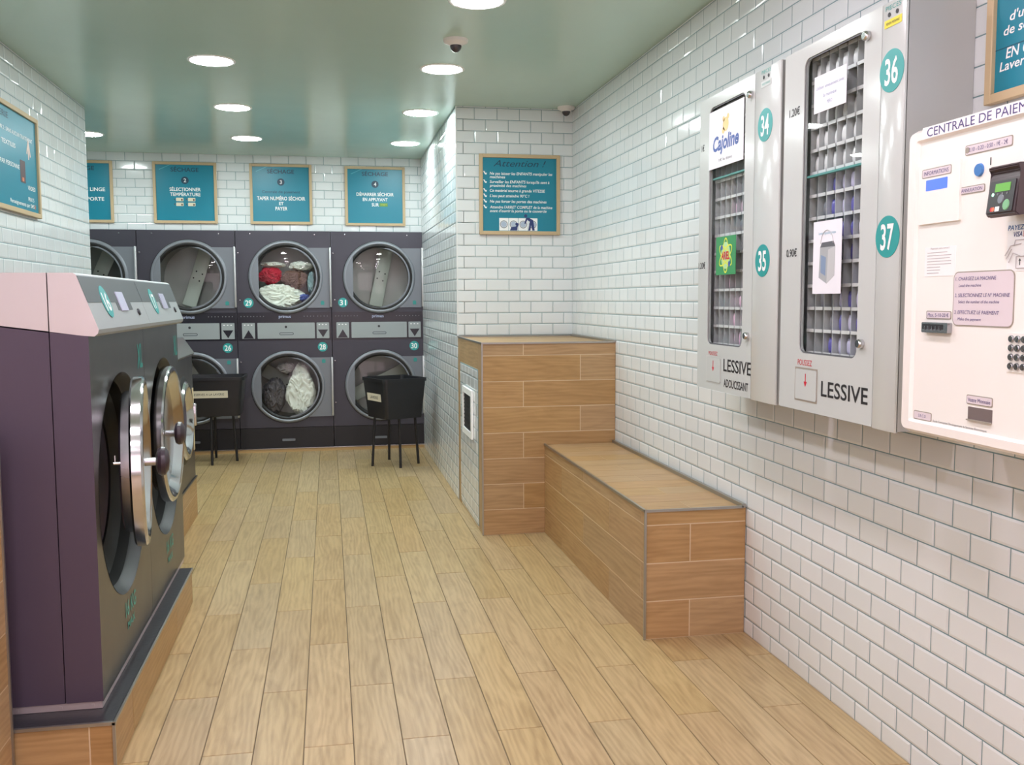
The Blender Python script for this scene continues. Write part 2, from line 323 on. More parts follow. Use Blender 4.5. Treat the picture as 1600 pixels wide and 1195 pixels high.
for i, (x, y) in enumerate(lights):
    t = thing('ceiling_light', 'round white recessed ' + names_l[i] if i in names_l else 'round recessed ceiling light overhead near the shop entrance', 'ceiling light', (x, y, ZC), 0, 'recessed ceiling lights')
    b = bm_(); lathe(b, [(0.108, -0.002), (0.116, -0.006), (0.124, -0.004), (0.126, 0.0)], 48, TOP); obj('trim_ring', b, WHITE, t, smooth=50)
    b = bm_(); prism(b, circ(0, 0, 0.109, 40), -0.004, -0.001, TOP); obj('diffuser', b, EMW if y < 3.5 else EM, t)

# ------------------------------------------------------------------ dome cameras
def dome(x, y, r, label):
    t = thing('dome_camera', label, 'security camera', (x, y, ZC))
    b = bm_(); lathe(b, [(0.0, 0.0), (r, 0.0), (r, -0.008), (r * 0.93, -0.016), (r * 0.6, -0.024), (r * 0.5, -0.03), (0, -0.03)], 40, TOP); obj('housing', b, mat('off_white_plastic', (232, 226, 222), 0.4), t, smooth=40)
    b = bm_(); pr = [(r * 0.47 * math.cos(a), -0.03 - r * 0.52 * math.sin(a)) for a in [R_(i * 15) for i in range(7)]]; pr[-1] = (0, pr[-1][1]); lathe(b, pr, 32, TOP); obj('dome', b, mat('smoked_dome', (60, 52, 54), 0.08), t, smooth=60)
dome(0.645, 4.86, 0.062, 'white dome camera with dark lens on the open ceiling between two lights')
dome(1.59, 6.40, 0.058, 'white dome camera tucked into the corner above the warning sign')

# ------------------------------------------------------------------ counter, bench
def edgebar(b, p, q, s=0.006): bx(b, min(p[0], q[0]) - s, max(p[0], q[0]) + s, min(p[1], q[1]) - s, max(p[1], q[1]) + s, min(p[2], q[2]) - s, max(p[2], q[2]) + s)
HC = 1.118
t = thing('storage_counter', 'tall oak-look tiled block against the wall with a white tiled side door', 'counter', (0, 0, 0))
b = bm_(); bx(b, XW + 0.004, XR - 0.004, YC + 0.004, YW - 0.004, 0, HC - 0.004, 1)
tiles(b, frame((0, YC + 0.004, 0), (1, 0, 0), (0, 0, 1)), XW + 0.006, XR - 0.003, 0, HC - 0.004, 0.9, 0.1495, 1.44 - 0.9, 0.0, gap=0.0042, bev=0.0006, t=0.0010, shift=0.622, rs=21)
tiles(b, frame((0, 0, HC - 0.004), (1, 0, 0), (0, 1, 0)), XW + 0.006, XR - 0.003, YC, YW - 0.003, 0.9, 0.15, 1.2, YC, gap=0.0042, bev=0.0006, t=0.0010, rs=22)
S = frame((XW + 0.004, 0, 0), (0, 0, 1), (0, 1, 0)); S = frame((XW + 0.004, 0, 0), (0, -1, 0), (0, 0, 1))
SV = frame((XW + 0.004, 0, 0), (0, 0, 1), (0, 1, 0))
tiles(b, SV, 0, HC, YC, 5.585, 0.9, 0.16, 0.0, YC - 0.004, gap=0.002, bev=0.0006, t=0.003, rs=23)
tiles(b, SV, 0, HC, 6.375, YW - 0.003, 0.9, 0.16, 0.3, 6.375, gap=0.002, bev=0.0006, t=0.003, rs=24)
tiles(b, S, -6.375, -5.585, 0.962, HC - 0.004, 0.9, 0.16, -6.4, 0.96, gap=0.002, bev=0.0006, t=0.003, rs=25)
# flip check for SV frame: its normal points +x, so mirror to -x
for v in b.verts:
    if v.co.x > XW + 0.004 and v.co.x < XW + 0.009 and (v.co.y < 5.5851 or v.co.y > 6.3749) and v.co.y > YC + 0.0075: v.co.x = 2 * (XW + 0.004) - v.co.x
obj('body', b, [PANELW, GROUT_L], t)
b = bm_(); edgebar(b, (XW + 0.002, YC + 0.001, HC), (XR - 0.016, YC + 0.001, HC), 0.005); edgebar(b, (XW + 0.002, YC, HC), (XW + 0.002, YW - 0.01, HC), 0.005); edgebar(b, (XW + 0.002, YC + 0.001, 0.006), (XW + 0.002, YC + 0.001, HC), 0.0045)
edgebar(b, (XR - 0.008, YC, HC + 0.004), (XR - 0.008, YW - 0.01, HC + 0.004), 0.006); edgebar(b, (XW, YW - 0.01, HC + 0.002), (XR - 0.01, YW - 0.01, HC + 0.002), 0.005); obj('edge_trim', b, ALU, t)
b = bm_(); bx(b, XW + 0.0005, XW + 0.004, 5.595, 6.365, 0.02, 0.955, 1); tiles(b, frame((XW + 0.0005, 0, 0), (0, -1, 0), (0, 0, 1)), -6.36, -5.60, 0.025, 0.95, PU, PV, -6.49, VO - PV * 16, mi=0, tilt=0.004, rs=9)
dr = obj('door', b, [TILE, GROUT], t)
b = bm_(); F = frame((XW - 0.003, 0, 0), (0, -1, 0), (0, 0, 1)); holed(b, -6.18, -5.77, 0.515, 0.815, rrect(-5.975, 0.665, 0.33, 0.225, 0.004, 1), 0.012, F); prism(b, rrect(-5.975, 0.665, 0.41, 0.30, 0.003, 1), 0, 0.012, F, cap=False); prism(b, rrect(-5.975, 0.665, 0.33, 0.225, 0.003, 1), 0.0, 0.012, F, cap=False); obj('vent_frame', b, WHITE, dr)
b = bm_(); bx(b, XW - 0.006, XW - 0.0035, 5.81, 6.14, 0.552, 0.778)
for k in range(9): bx(b, XW - 0.010, XW - 0.006, 5.82, 6.13, 0.56 + k * 0.024, 0.568 + k * 0.024)
obj('vent_grille', b, BLACKP, dr)

HB = 0.526
t = thing('bench', 'long low oak-look tiled bench along the white tiled wall', 'bench', (0, 0, 0))
b = bm_(); bx(b, XB + 0.004, XR - 0.006, YE + 0.004, YC - 0.006, 0, HB - 0.004, 1)
tiles(b, frame((0, YE + 0.004, 0), (1, 0, 0), (0, 0, 1)), XB + 0.006, XR - 0.006, 0, HB - 0.004, 0.9, 0.1555, 1.414 - 0.9, 0.0, gap=0.0042, bev=0.0006, t=0.0010, rs=31)
tiles(b, frame((XB + 0.004, 0, 0), (0, -1, 0), (0, 0, 1)), -YC, -YE - 0.006, 0, HB - 0.004, 0.9, 0.1555, -4.12, 0.0, gap=0.0042, bev=0.0006, t=0.0010, rs=32)
tiles(b, frame((0, 0, HB - 0.004), (1, 0, 0), (0, 1, 0)), XB + 0.006, XR - 0.012, YE + 0.004, YC - 0.003, 0.9, 0.152, 1.43 - 0.9, YE + 0.02, gap=0.0025, bev=0.0006, t=0.0010, shift=0.7, rs=33)
obj('body', b, [PANELW, GROUT_L], t)
b = bm_(); edgebar(b, (XB + 0.002, YE + 0.001, HB), (XR - 0.024, YE + 0.001, HB), 0.005); edgebar(b, (XB + 0.002, YE, HB), (XB + 0.002, YC - 0.01, HB), 0.005); edgebar(b, (XB + 0.002, YE + 0.001, 0.006), (XB + 0.002, YE + 0.001, HB), 0.0045)
edgebar(b, (XR - 0.016, YE + 0.004, HB + 0.005), (XR - 0.016, YC - 0.014, HB + 0.005), 0.008); obj('edge_trim', b, ALU, t)

# ------------------------------------------------------------------ wood clad block at the left edge, and the washer plinths
t = thing('clad_block', 'oak-look tiled block at the left picture edge beside the nearest washer', 'counter', (0, 0, 0)); XS = -0.898
b = bm_(); bx(b, XL + 0.004, XS - 0.004, 1.2, 2.835, 0, 1.0, 1)
tiles(b, frame((XS - 0.004, 0, 0), (0, 1, 0), (0, 0, 1)), 1.2, 2.832, 0, 1.0, 0.9, 0.1495, 1.7, 0.0, gap=0.0042, bev=0.0006, t=0.0010, rs=41); tiles(b, frame((0, 0, 1.0), (1, 0, 0), (0, 1, 0)), XL + 0.01, XS - 0.006, 1.2, 2.83, 0.9, 0.15, 0, 1.2, gap=0.0042, bev=0.0006, t=0.0010, rs=42)
obj('body', b, [PANELW, GROUT_L], t)
b = bm_(); edgebar(b, (XS - 0.003, 2.836, 0.006), (XS - 0.003, 2.836, 1.0), 0.005); edgebar(b, (XS - 0.003, 1.2, 1.001), (XS - 0.003, 2.836, 1.001), 0.005); obj('edge_trim', b, ALU, t)
ZP, XP, YP0, YP1, XM = 0.16, -0.631, 2.850, 4.488, -0.681
YP1 = 4.70
t = thing('washer_plinth', 'low oak-look tiled plinth with dark slate top carrying the two big washers', 'plinth', (0, 0, 0))
b = bm_(); bx(b, XL + 0.004, XP - 0.004, YP0 + 0.004, 4.488, 0, ZP - 0.012, 1)
tiles(b, frame((XP - 0.004, 0, 0), (0, 1, 0), (0, 0, 1)), YP0 + 0.004, 4.485, 0, ZP - 0.012, 0.9, 0.16, YP0 + 0.28, 0, gap=0.0042, bev=0.0006, t=0.0010, rs=51)
tiles(b, frame((0, YP0 + 0.004, 0), (1, 0, 0), (0, 0, 1)), XL + 0.01, XP - 0.006, 0, ZP - 0.012, 0.9, 0.16, -0.70, 0, gap=0.0042, bev=0.0006, t=0.0010, rs=52)
obj('body', b, [PANELW, GROUT_L], t)
b = bm_(); bx(b, XL + 0.004, XP - 0.003, YP0 + 0.003, 4.488, ZP - 0.012, ZP - 0.001); obj('slate_top', b, STONE, t)
b = bm_(); edgebar(b, (XL + 0.02, YP0 + 0.001, ZP - 0.004), (XP, YP0 + 0.001, ZP - 0.004), 0.005); edgebar(b, (XP - 0.001, YP0, ZP - 0.005), (XP - 0.001, 4.486, ZP - 0.005), 0.004); edgebar(b, (XP - 0.001, YP0 + 0.001, 0.006), (XP - 0.001, YP0 + 0.001, ZP - 0.006), 0.004); obj('edge_trim', b, ALU, t)
Z3, X3, Y30, Y31 = 0.262, -0.845, 5.05, 6.34
t = thing('washer_plinth', 'higher oak-look tiled plinth under the small rear washer', 'plinth', (0, 0, 0))
b = bm_(); bx(b, XL + 0.004, X3 - 0.004, Y30, Y31, 0, Z3 - 0.012, 1); tiles(b, frame((X3 - 0.004, 0, 0), (0, 1, 0), (0, 0, 1)), Y30, Y31, 0, Z3 - 0.012, 0.9, 0.15, 5.6, 0, gap=0.0042, bev=0.0006, t=0.0010, rs=53)
tiles(b, frame((0, Y31, 0), (-1, 0, 0), (0, 0, 1)), 0.85, 1.56, 0, Z3 - 0.012, 0.9, 0.15, 1, 0, gap=0.0042, bev=0.0006, t=0.0010, rs=54); obj('body', b, [PANELW, GROUT_L], t)
b = bm_(); bx(b, XL + 0.004, X3 + 0.002, Y30, Y31 + 0.004, Z3 - 0.012, Z3 - 0.001); obj('slate_top', b, STONE, t)

# ------------------------------------------------------------------ washers
def washer(yc, num, kg, label, open_deg):
    hw = 0.4125
    t = thing('washing_machine', label, 'washing machine', (XM, yc, ZP), LW, 'large washing machines on the plinth')
    b = bm_(); bx(b, -hw + 0.003, hw - 0.003, 0.004, 0.86, 0.0, 0.0215)
    for x in (-0.386, 0.386):
        for y in (0.03, 0.12, 0.24): bx(b, x - 0.0255, x + 0.0255, y - 0.004, y + 0.004, 0.006, 0.014)
    obj('base_frame', b, mat('pale_zinc_strip', (196, 184, 186), 0.35, 0.35), t)
    SIDE = frame((-hw, 0, 0), (0, 1, 0), (0, 0, 1))     # u = local y, v = z, n = +x
    b = bm_(); prism(b, [(0.107, 0.022), (0.88, 0.022), (0.88, 1.222), (0.107, 1.118)], 0.0, 2 * hw, SIDE); obj('rear_body', b, WSIDE, t)
    # front section: open box plus pierced front
    b = bm_(); z0, z1, y1 = 0.022, 1.107, 0.104; H = 0.605
    for x in (-hw, hw): poly(b, [(x, 0, z0), (x, y1, z0), (x, y1, z1 + 0.012), (x, 0, z1)], 1)
    poly(b, [(-hw, 0, z0), (hw, 0, z0), (hw, y1, z0), (-hw, y1, z0)], 1); poly(b, [(-hw, 0, z1), (hw, 0, z1), (hw, y1, z1 + .012), (-hw, y1, z1 + .012)], 1)
    holed(b, -hw, hw, z0, z1, circ(0, H, 0.368, 64), 0.0, FRONT, 0); obj('front_panel', b, [WFRONT, WSIDE], t)
    b = bm_(); lathe(b, [(0.369, 0.001, 0), (0.364, -0.006, 0), (0.350, -0.034, 0), (0.344, -0.040, 1), (0.335, -0.075, 1), (0.30, -0.10, 1), (0.275, -0.106, 1), (0.262, -0.10, 1), (0.26, -0.12, 2), (0.262, -0.55, 2), (0.0, -0.56, 2)], 64, FRONT, 0, 0, H)
    obj('door_recess', b, [mat('grey_recess_plastic', (38, 39, 44), 0.42), BLACK, mat('dim_drum_steel', (70, 70, 72), 0.35, 0.8)], t, smooth=30)
    # control hood
    prof = [(-0.016, 1.106), (-0.026, 1.114), (-0.029, 1.126), (0.028, 1.284), (0.036, 1.289), (0.104, 1.289), (0.104, 1.121), (0.02, 1.109)]
    b = bm_(); prism(b, prof, 0.0, 2 * hw, SIDE, 0, mi_side=1); 
    obj('control_hood', b, [HOODM, LGREY], t, smooth=25)
    b = bm_(); prism(b, [(0.107, 1.289), (0.107, 1.122), (0.88, 1.226), (0.88, 1.289)], 0.0, 2 * hw, SIDE, 0); obj('top_cover', b, HOODM, t)
    # fascia print lies on the sloping face
    d = Vector((0, 0.057, 0.158)).normalized(); FA = frame((0, -0.029, 1.126), (1, 0, 0), d); Ls = 0.166
    b = bm_()
    prism(b, [(-hw + 0.003, 0.083), (-0.04, 0.083), (-0.04, 0.055), (0.19, 0.055), (0.19, 0.083), (hw - 0.003, 0.083), (hw - 0.003, Ls - 0.002), (-hw + 0.003, Ls - 0.002)], 0.0004, 0.0012, FA)
    pf = obj('fascia_overlay', b, DGREY, t)
    b = bm_(); bx(b, 0.012, 0.098, 0, 0, 0, 0) if False else prism(b, [(0.0, 0.052), (0.105, 0.052), (0.105, 0.118), (0.0, 0.118)], 0.0012, 0.004, FA); obj('display', b, mat('pale_display', (198, 200, 224), 0.2), t)
    b = bm_(); lathe(b, [(0.0, 0.006), (0.011, 0.006), (0.013, 0.001)], 20, FA, 0, 0.268, 0.045); obj('key_switch', b, mat('dark_key', (60, 62, 66), 0.3, 0.6), t)
    b = bm_(); prism(b, circ(-0.175, 0.085, 0.052, 36), 0.001, 0.0022, FA, 0); text(b, num, -0.175, 0.085, 0.058, None, 1, 0.0027, M=FA, bold=0.02); st = obj('number_sticker', b, [TEAL, WHITE], t)
    for s_, u, v, h, wd, nm in (('XL', 0.335, 1.01, 0.085, 0.10, 'size_mark'), (kg, 0.02, 0.185, 0.05, 0.17, 'load_mark'), ('MAX', 0.02, 0.125, 0.026, 0.12, 'load_mark')):
        b = bm_(); text(b, s_, u, v, h, wd, 0, 0.0012, bold=0.02); obj(nm, b, TEALD, t)
    # door, hinged at its far side
    zc = 0.655 + (0.02 if open_deg else 0); r = 0.283
    Mh = Matrix.Translation((0.285, -0.008, zc)) @ Matrix.Rotation(R_(open_deg), 4, 'Z') @ Matrix.Translation((-0.285, 0.0, -zc)) @ FRONT
    b = bm_(); lathe(b, [(0.0, -0.047, 2), (0.18, -0.047, 2), (0.225, -0.045, 1), (0.234, -0.039, 1), (0.238, -0.012, 0), (0.279, -0.012, 0), (r, -0.006, 0), (r, 0.022, 0), (0.277, 0.029, 0), (0.264, 0.030, 0), (0.246, 0.022, 0), (0.222, -0.008, 1), (0.19, -0.026, 1), (0.16, -0.036, 1)], 72, Mh, 0, 0, zc)
    dd = obj('door', b, [CHROME, STEEL, BLACK], t, smooth=28)
    b = bm_(); lathe(b, [(0.161, -0.036), (0.10, -0.040), (0.0, -0.042)], 48, Mh, 0, 0, zc); obj('door_glass', b, mat('smoky_door_glass', (50, 44, 46), 0.06), dd, smooth=60)
    b = bm_(); kx, kz = -0.225, zc + 0.03; lathe(b, [(0.013, 0.03, 1), (0.013, 0.064, 1), (0.02, 0.064, 0), (0.040, 0.070, 0), (0.046, 0.080, 0), (0.044, 0.092, 0), (0.03, 0.102, 0), (0.0, 0.106, 0)], 32, Mh, 0, kx, kz); obj('knob', b, [mat('dark_knob_plastic', (52, 40, 50), 0.3), STEEL], dd, smooth=35)
    b = bm_(); tube(b, [ax(Mh, kx, kz, -0.012), ax(Mh, kx, kz, -0.060)], 0.006, 10); tube(b, [ax(Mh, kx, kz, -0.056), ax(Mh, kx, kz + 0.025, -0.056)], 0.004, 8); obj('latch', b, CHROME, dd, smooth=40)
    for zz in (zc + 0.08, zc - 0.08): b = bm_(); bx(b, 0.27, 0.325, -0.02, 0.005, zz - 0.02, zz + 0.02, 0, 0.003); obj('hinge', b, STEEL, t)
    return t
washer(3.3675, '16', '16 KG', 'nearest washing machine, dark purple side, chrome porthole door slightly ajar', 7.5)
washer(4.1945, '17', '16 KG', 'second washing machine from the camera, chrome porthole door shut', 0.0)

def small_washer():
    t = thing('washing_machine', 'small rear washing machine mostly hidden behind the two big ones', 'washing machine', (-0.855, 5.92, Z3), LW)
    hw = 0.40; SIDE = frame((-hw, 0, 0), (0, 1, 0), (0, 0, 1)); H = 0.40
    b = bm_(); prism(b, [(0.005, 0.0), (0.66, 0.0), (0.66, 0.80), (0.005, 0.77)], 0, 2 * hw, SIDE); obj('body', b, WSIDE, t)
    b = bm_(); holed(b, -hw, hw, 0.0, 0.77, circ(0, H, 0.26, 48), 0.004); prism(b, rrect(0, 0.385, 2 * hw, 0.77, 0.002, 1), -0.004, 0.004, cap=False); obj('front_panel', b, WFRONT, t)
    b = bm_(); prism(b, [(-0.012, 0.765), (-0.02, 0.78), (0.045, 0.878), (0.66, 0.878), (0.66, 0.80), (0.01, 0.768)], 0, 2 * hw, SIDE); obj('control_hood', b, STEEL, t, smooth=25)
    b = bm_(); lathe(b, [(0.262, 0.004, 1), (0.25, 0.012, 1), (0.235, 0.016, 0), (0.225, 0.03, 0), (0.20, 0.032, 0), (0.18, 0.016, 0), (0.15, -0.02, 0), (0.0, -0.03, 2)], 48, FRONT, 0, 0, H); obj('door', b, [CHROME, BLACK, mat('smoky_door_glass', (50, 44, 46), 0.06)], t, smooth=30)
    b = bm_(); bx(b, 0.215, 0.25, -0.045, -0.01, 0.34, 0.48, 0, 0.008); obj('door_handle', b, CHROME, t, smooth=40)
    b = bm_(); bx(b, 0.352, 0.395, -0.0075, -0.0045, 0.17, 0.56); obj('label_strip', b, mat('pale_yellow_strip', (214, 196, 158), 0.5), t)
small_washer()

# ------------------------------------------------------------------ tumble dryers
COLW = 0.8285
dprof = {}
def dryer_meshes():
    hw = COLW / 2 - 0.003; M = {}
    b = bm_()
    for (z0, z1) in ((0.222, 1.000), (1.262, 1.985)):
        holed(b, -hw, hw, z0, z1, circ(0.020, 0.59 if z0 < 1 else 1.575, 0.285, 56), 0.0)
    poly(b, [(-hw, 0, 1.0), (hw, 0, 1.0), (hw, 0, 1.262), (-hw, 0, 1.262)])
    for x in (-hw, hw): poly(b, [(x, 0, 0.222), (x, 0.76, 0.222), (x, 0.76, 1.985), (x, 0, 1.985)])
    poly(b, [(-hw, 0.76, 0.222), (hw, 0.76, 0.222), (hw, 0.76, 1.985), (-hw, 0.76, 1.985)]); poly(b, [(-hw, 0, 1.985), (hw, 0, 1.985), (hw, 0.76, 1.985), (-hw, 0.76, 1.985)])
    M['body'] = (b, [ANTH], None)
    b = bm_(); bx(b, -hw, hw, 0.002, 0.74, 0.036, 0.218); M['kick_panel'] = (b, [BLACKP], None)
    b = bm_(); prism(b, rrect(0.01, 0.108, 0.115, 0.020, 0.006), 0.0, 0.010); M['vent_handle'] = (b, [MGREY], None)
    b = bm_(); bx(b, -hw + 0.004, hw - 0.004, -0.003, 0.0, 1.012, 1.262, 0); M['control_panel'] = (b, [BLACKG], None)
    b = bm_(); prism(b, rrect(0.011, 1.098, 0.502, 0.142, 0.003, 1), 0.0035, 0.010); M['lint_drawer'] = (b, [LGREY], None)
    b = bm_(); F = FRONT; prism(b, circ(0.008, 1.131, 0.011, 16), 0.0102, 0.0115); M['lock'] = (b, [BLACKP], None)
    b = bm_(); o = rrect(0.012, 1.070, 0.125, 0.024, 0.011); i = rrect(0.012, 1.070, 0.113, 0.013, 0.006)
    n = len(o)
    for k in range(n):
        j = (k + 1) % n; poly(b, [ax(FRONT, *o[k], 0.0108), ax(FRONT, *o[j], 0.0108), ax(FRONT, *i[j], 0.0108), ax(FRONT, *i[k], 0.0108)])
    prism(b, o, 0.009, 0.0108, cap=False); M['slot_handle'] = (b, [DGREY], None)
    for nm, xc, up in (('arrow_panel', -0.318, 1), ('arrow_panel', 0.334, 0)):
        b = bm_(); prism(b, rrect(xc, 1.098, 0.112, 0.142, 0.003, 1), 0.0035, 0.008, mi=0)
        tz = (1.030, 1.105) if up else (1.105, 1.035)
        tri = [(xc - 0.045, tz[0]), (xc + 0.045, tz[0]), (xc, tz[1])]
        if not up: tri = tri[::-1]
        prism(b, tri, 0.0082, 0.009, mi=1)
        for k in range(3): prism(b, rrect(xc - 0.032 + k * 0.030, 1.150, 0.014, 0.008, 0.002, 1), 0.0082, 0.009, mi=2)
        M[nm + ('1' if up else '0')] = (b, [LGREY, BLACKG, WHITE], None)
    b = bm_(); text(b, 'primus', 0.0, 1.225, 0.026, 0.105, 0, 0.004, bold=0.012); M['lettering'] = (b, [mat('pale_blue_logo', (176, 184, 214), 0.4)], None)
    b = bm_(); prism(b, circ(0, 0, 0.0042, 8), 0.003, 0.004); M['indicator_mark'] = (b, [mat('dim_print', (120, 122, 128), 0.5)], None)
    b = bm_()
    for (x, z) in ((-0.285, 1.957), (0.275, 1.955), (-0.392, 1.79), (-0.385, 1.372), (-0.392, 0.82), (-0.392, 0.44)): lathe(b, [(0.0075, 0.0), (0.006, 0.004), (0, 0.005)], 10, FRONT, 0, x, z)
    M['screws'] = (b, [STEEL], 40); b = bm_(); lathe(b, [(0.0075, 0.0), (0.006, 0.004), (0, 0.005)], 10, FRONT); M['screw'] = (b, [STEEL], 40)
    # door parts, centred on the door
    for key, px0, px1 in (('door', 0.0, 0.378),):
        b = bm_()
        holed(b, 0.0, 0.378, -0.274, 0.262, rrect(0.19, 0, 0.01, 0.01, 0.002, 1), 0.010, mi=0) if False else None
        pts = [(0.27 * math.cos(a), 0.27 * math.sin(a)) for a in [R_(x) for x in range(90, -91, -6)]]
        # plate right of the ring: outline minus a half disc
        outline = [(0.0, -0.274), (0.378, -0.274), (0.378, 0.262), (0.0, 0.262)] + [(0.262 * math.cos(R_(a)), 0.262 * math.sin(R_(a))) for a in range(84, -85, -6)]
        prism(b, outline, 0.002, 0.014, mi=0)
        lathe(b, [(0.331, 0.001, 2), (0.331, 0.006, 2), (0.326, 0.007, 1), (0.324, 0.014, 1), (0.314, 0.023, 1), (0.304, 0.024, 1), (0.297, 0.019, 2), (0.284, 0.020, 2), (0.270, 0.010, 2), (0.268, -0.02, 2)], 72, FRONT, 1)
        seg = [(0.302 * math.cos(R_(a)), 0.302 * math.sin(R_(a))) for a in range(142, 219, 4)]
        prism(b, seg, 0.006, 0.0235, mi=0)
        M['door'] = (b, [MGREY, mat('grey_door_ring', (140, 144, 152), 0.35, 0.35), BLACK], 30)
    b = bm_(); lathe(b, [(0.0, 0.012), (0.12, 0.010), (0.2, 0.004), (0.268, -0.004)], 48, FRONT); M['door_glass'] = (b, [DGLASS], 60)
    b = bm_(); bx(b, 0.380, 0.398, -0.045, -0.004, -0.268, 0.266, 0, 0.005); M['handle'] = (b, [mat('pale_handle', (196, 198, 200), 0.3, 0.6)], 40)
    b = bm_()
    lathe(b, [(0.285, 0.0, 0), (0.272, -0.02, 0), (0.285, -0.06, 1), (0.30, -0.08, 1), (0.30, -0.55, 1), (0.0, -0.56, 1)], 48, FRONT); M['drum'] = (b, [BLACK, DRUMM], 30)
    return M
DM = dryer_meshes(); DME = {}
for k, (b, mats, sm) in DM.items():
    o = obj(k.rstrip('01'), b, mats, smooth=sm); DME[k] = o.data; bpy.data.objects.remove(o)
def part(name, me, parent, loc=(0, 0, 0), rot=None):
    o = bpy.data.objects.new(name, me); C.objects.link(o); o.parent = parent; o.location = loc
    if rot: o.rotation_euler = rot
    return o
ST = mat('teal_small_sticker', (52, 140, 136), 0.5)
b = bm_(); prism(b, circ(0, 0, 0.017, 16), 0, 0.0012); prism(b, rrect(0, -0.012, 0.03, 0.016, 0.003, 1), 0.0012, 0.0018); small_me = obj('s', b, ST).data; bpy.data.objects.remove(bpy.data.objects['s'])
b = bm_()
BAFM = mat('pale_drum_lifter', (206, 210, 204), 0.4, 0.1)
bx(b, -0.062, 0.062, 0.0, 0.02, -0.27, 0.27, 0, 0.008)
for (x, z) in ((-0.026, 0.055), (0.03, 0.045), (-0.034, -0.01), (0.022, -0.022)): lathe(b, [(0.0, 0.0015), (0.007, 0.0012)], 12, FRONT, 1, x, z)
baf_me = obj('s', b, [BAFM, BLACK], smooth=30).data; bpy.data.objects.remove(bpy.data.objects['s'])
def dryer(xc, lo, hi, label):
    t = thing('tumble_dryer', label, 'tumble dryer', (xc, YB, 0), 0, 'stacked dryers along the back wall')
    for k in ('body', 'kick_panel', 'control_panel', 'lettering'): part(k, DME[k], t)
    for xs in (-0.335, -0.225, 0.215, 0.335):
        for q in range(4): part('indicator_mark', DME['indicator_mark'], t, (xs - 0.045 + q * 0.028, 0, 1.226))
    for (x, z) in ((-0.285, 1.957), (0.275, 1.955), (-0.392, 1.79), (-0.385, 1.372), (-0.392, 0.82), (-0.392, 0.44)): part('screw', DME['screw'], t, (x, 0, z))
    part('vent_handle', DME['vent_handle'], t); ld = part('lint_drawer', DME['lint_drawer'], t); part('lock', DME['lock'], ld); part('slot_handle', DME['slot_handle'], ld)
    part('arrow_panel', DME['arrow_panel1'], t); part('arrow_panel', DME['arrow_panel0'], t)
    for z, num in ((0.59, lo), (1.575, hi)):
        up = z > 1; d = part('door', DME['door'], t, (0.020, 0, z)); part('door_glass', DME['door_glass'], d); part('handle', DME['handle'], d)
        part('sticker', small_me, d, (0.315, -0.0145, -0.228 if up else 0.232))
        dr = part('drum', DME['drum'], t, (0.020, 0, z))
        a = {25: 24, 24: 10, 27: 18, 26: -30, 29: 80, 28: 120, 31: 12, 30: 64}[num]
        bo = part('baffle', baf_me, dr, (0.03 if num in (27, 31) else 0.0, 0.30 if num in (27, 31) else 0.34, 0.0), (0, R_(a), 0))
        b = bm_(); sx, sz = (-0.312, 1.347) if up else (0.328, 0.948); prism(b, circ(0, 0, 0.043, 32), 0.0, 0.0012); text(b, str(num), 0, 0, 0.047, 0.056, 1, 0.0018, bold=0.02); o = obj('number_sticker', b, [TEAL, WHITE], t, loc=(sx, -0.0005, sz))
        if not up: o.location.x = 0.328
    return t
X0 = 0.028 + COLW
for k, (lo, hi, lb) in enumerate((((30, 31, 'stacked dryer pair numbered 30 and 31, beside the tiled wing wall')), (28, 29, 'stacked dryer pair numbered 28 and 29, coloured laundry in the upper drum'), (26, 27, 'stacked dryer pair with lower door numbered 26, partly behind a black basket'), (24, 25, 'leftmost stacked dryer pair, mostly hidden by the left wall end'))):
    dryer(X0 - COLW * (k + 0.5) - 0.0005, lo, hi, lb)

# ------------------------------------------------------------------ laundry in the drums
def cloth(name, label, col, c, s, seed, amp=0.35, fr=3.0, group=None, clip=None):
    b = bm_(); bmesh.ops.create_icosphere(b, subdivisions=6, radius=1.0)
    for v in b.verts:
        p = v.co.copy(); q = Vector((p.x * s[0], p.y * s[1], p.z * s[2])); sd = Vector((seed * 3.1, seed, seed * 1.7))
        wv = noise.noise_vector(p * 1.6 + sd) * 0.5; f1 = 1 - abs(noise.noise((p + wv) * 2.4 + sd)) * 2; f2 = 1 - abs(noise.noise((p + wv) * 5.5 + sd)) * 2; m = noise.noise(p * 1.2 + sd * 2)
        v.co = q * (0.92 + 0.30 * m + amp * 0.16 * f1 + amp * 0.10 * f2)
        if clip:
            w = v.co + Vector(c); dx, dz = w.x - clip[0], w.z - clip[1]; rr = math.hypot(dx, dz)
            if rr > 0.275: w.x = clip[0] + dx * 0.275 / rr; w.z = clip[1] + dz * 0.275 / rr
            lim = YB + 0.030 + 0.014 * (1 - f1) + 0.008 * (1 - f2); w.y = max(w.y, lim); v.co = w - Vector(c)
    m = mat('cloth_' + label.split()[0] + str(seed), col, 0.85, bump=0.6, bscale=350)
    o = obj(name, b, m, smooth=60, loc=c); tag(o, label, 'laundry', group); return o
D29 = (-0.386 + 0.020, 1.575); D28 = (-0.386 + 0.020, 0.59)
cloth('towel', 'crumpled cream white laundry filling the bottom of dryer 29', (246, 248, 240), (-0.425, YB + 0.12, 1.400), (0.19, 0.12, 0.090), 1, 1.3, 3.5, clip=D29)
cloth('shirt', 'dark red garment at the left in dryer 29', (190, 24, 54), (-0.510, YB + 0.12, 1.592), (0.093, 0.08, 0.070), 2, 0.9, 2.4, clip=D29)
cloth('shirt', 'thin white garment above the dark red one in dryer 29', (232, 230, 226), (-0.485, YB + 0.13, 1.690), (0.095, 0.08, 0.022), 3, 1.2, 4, clip=D29)
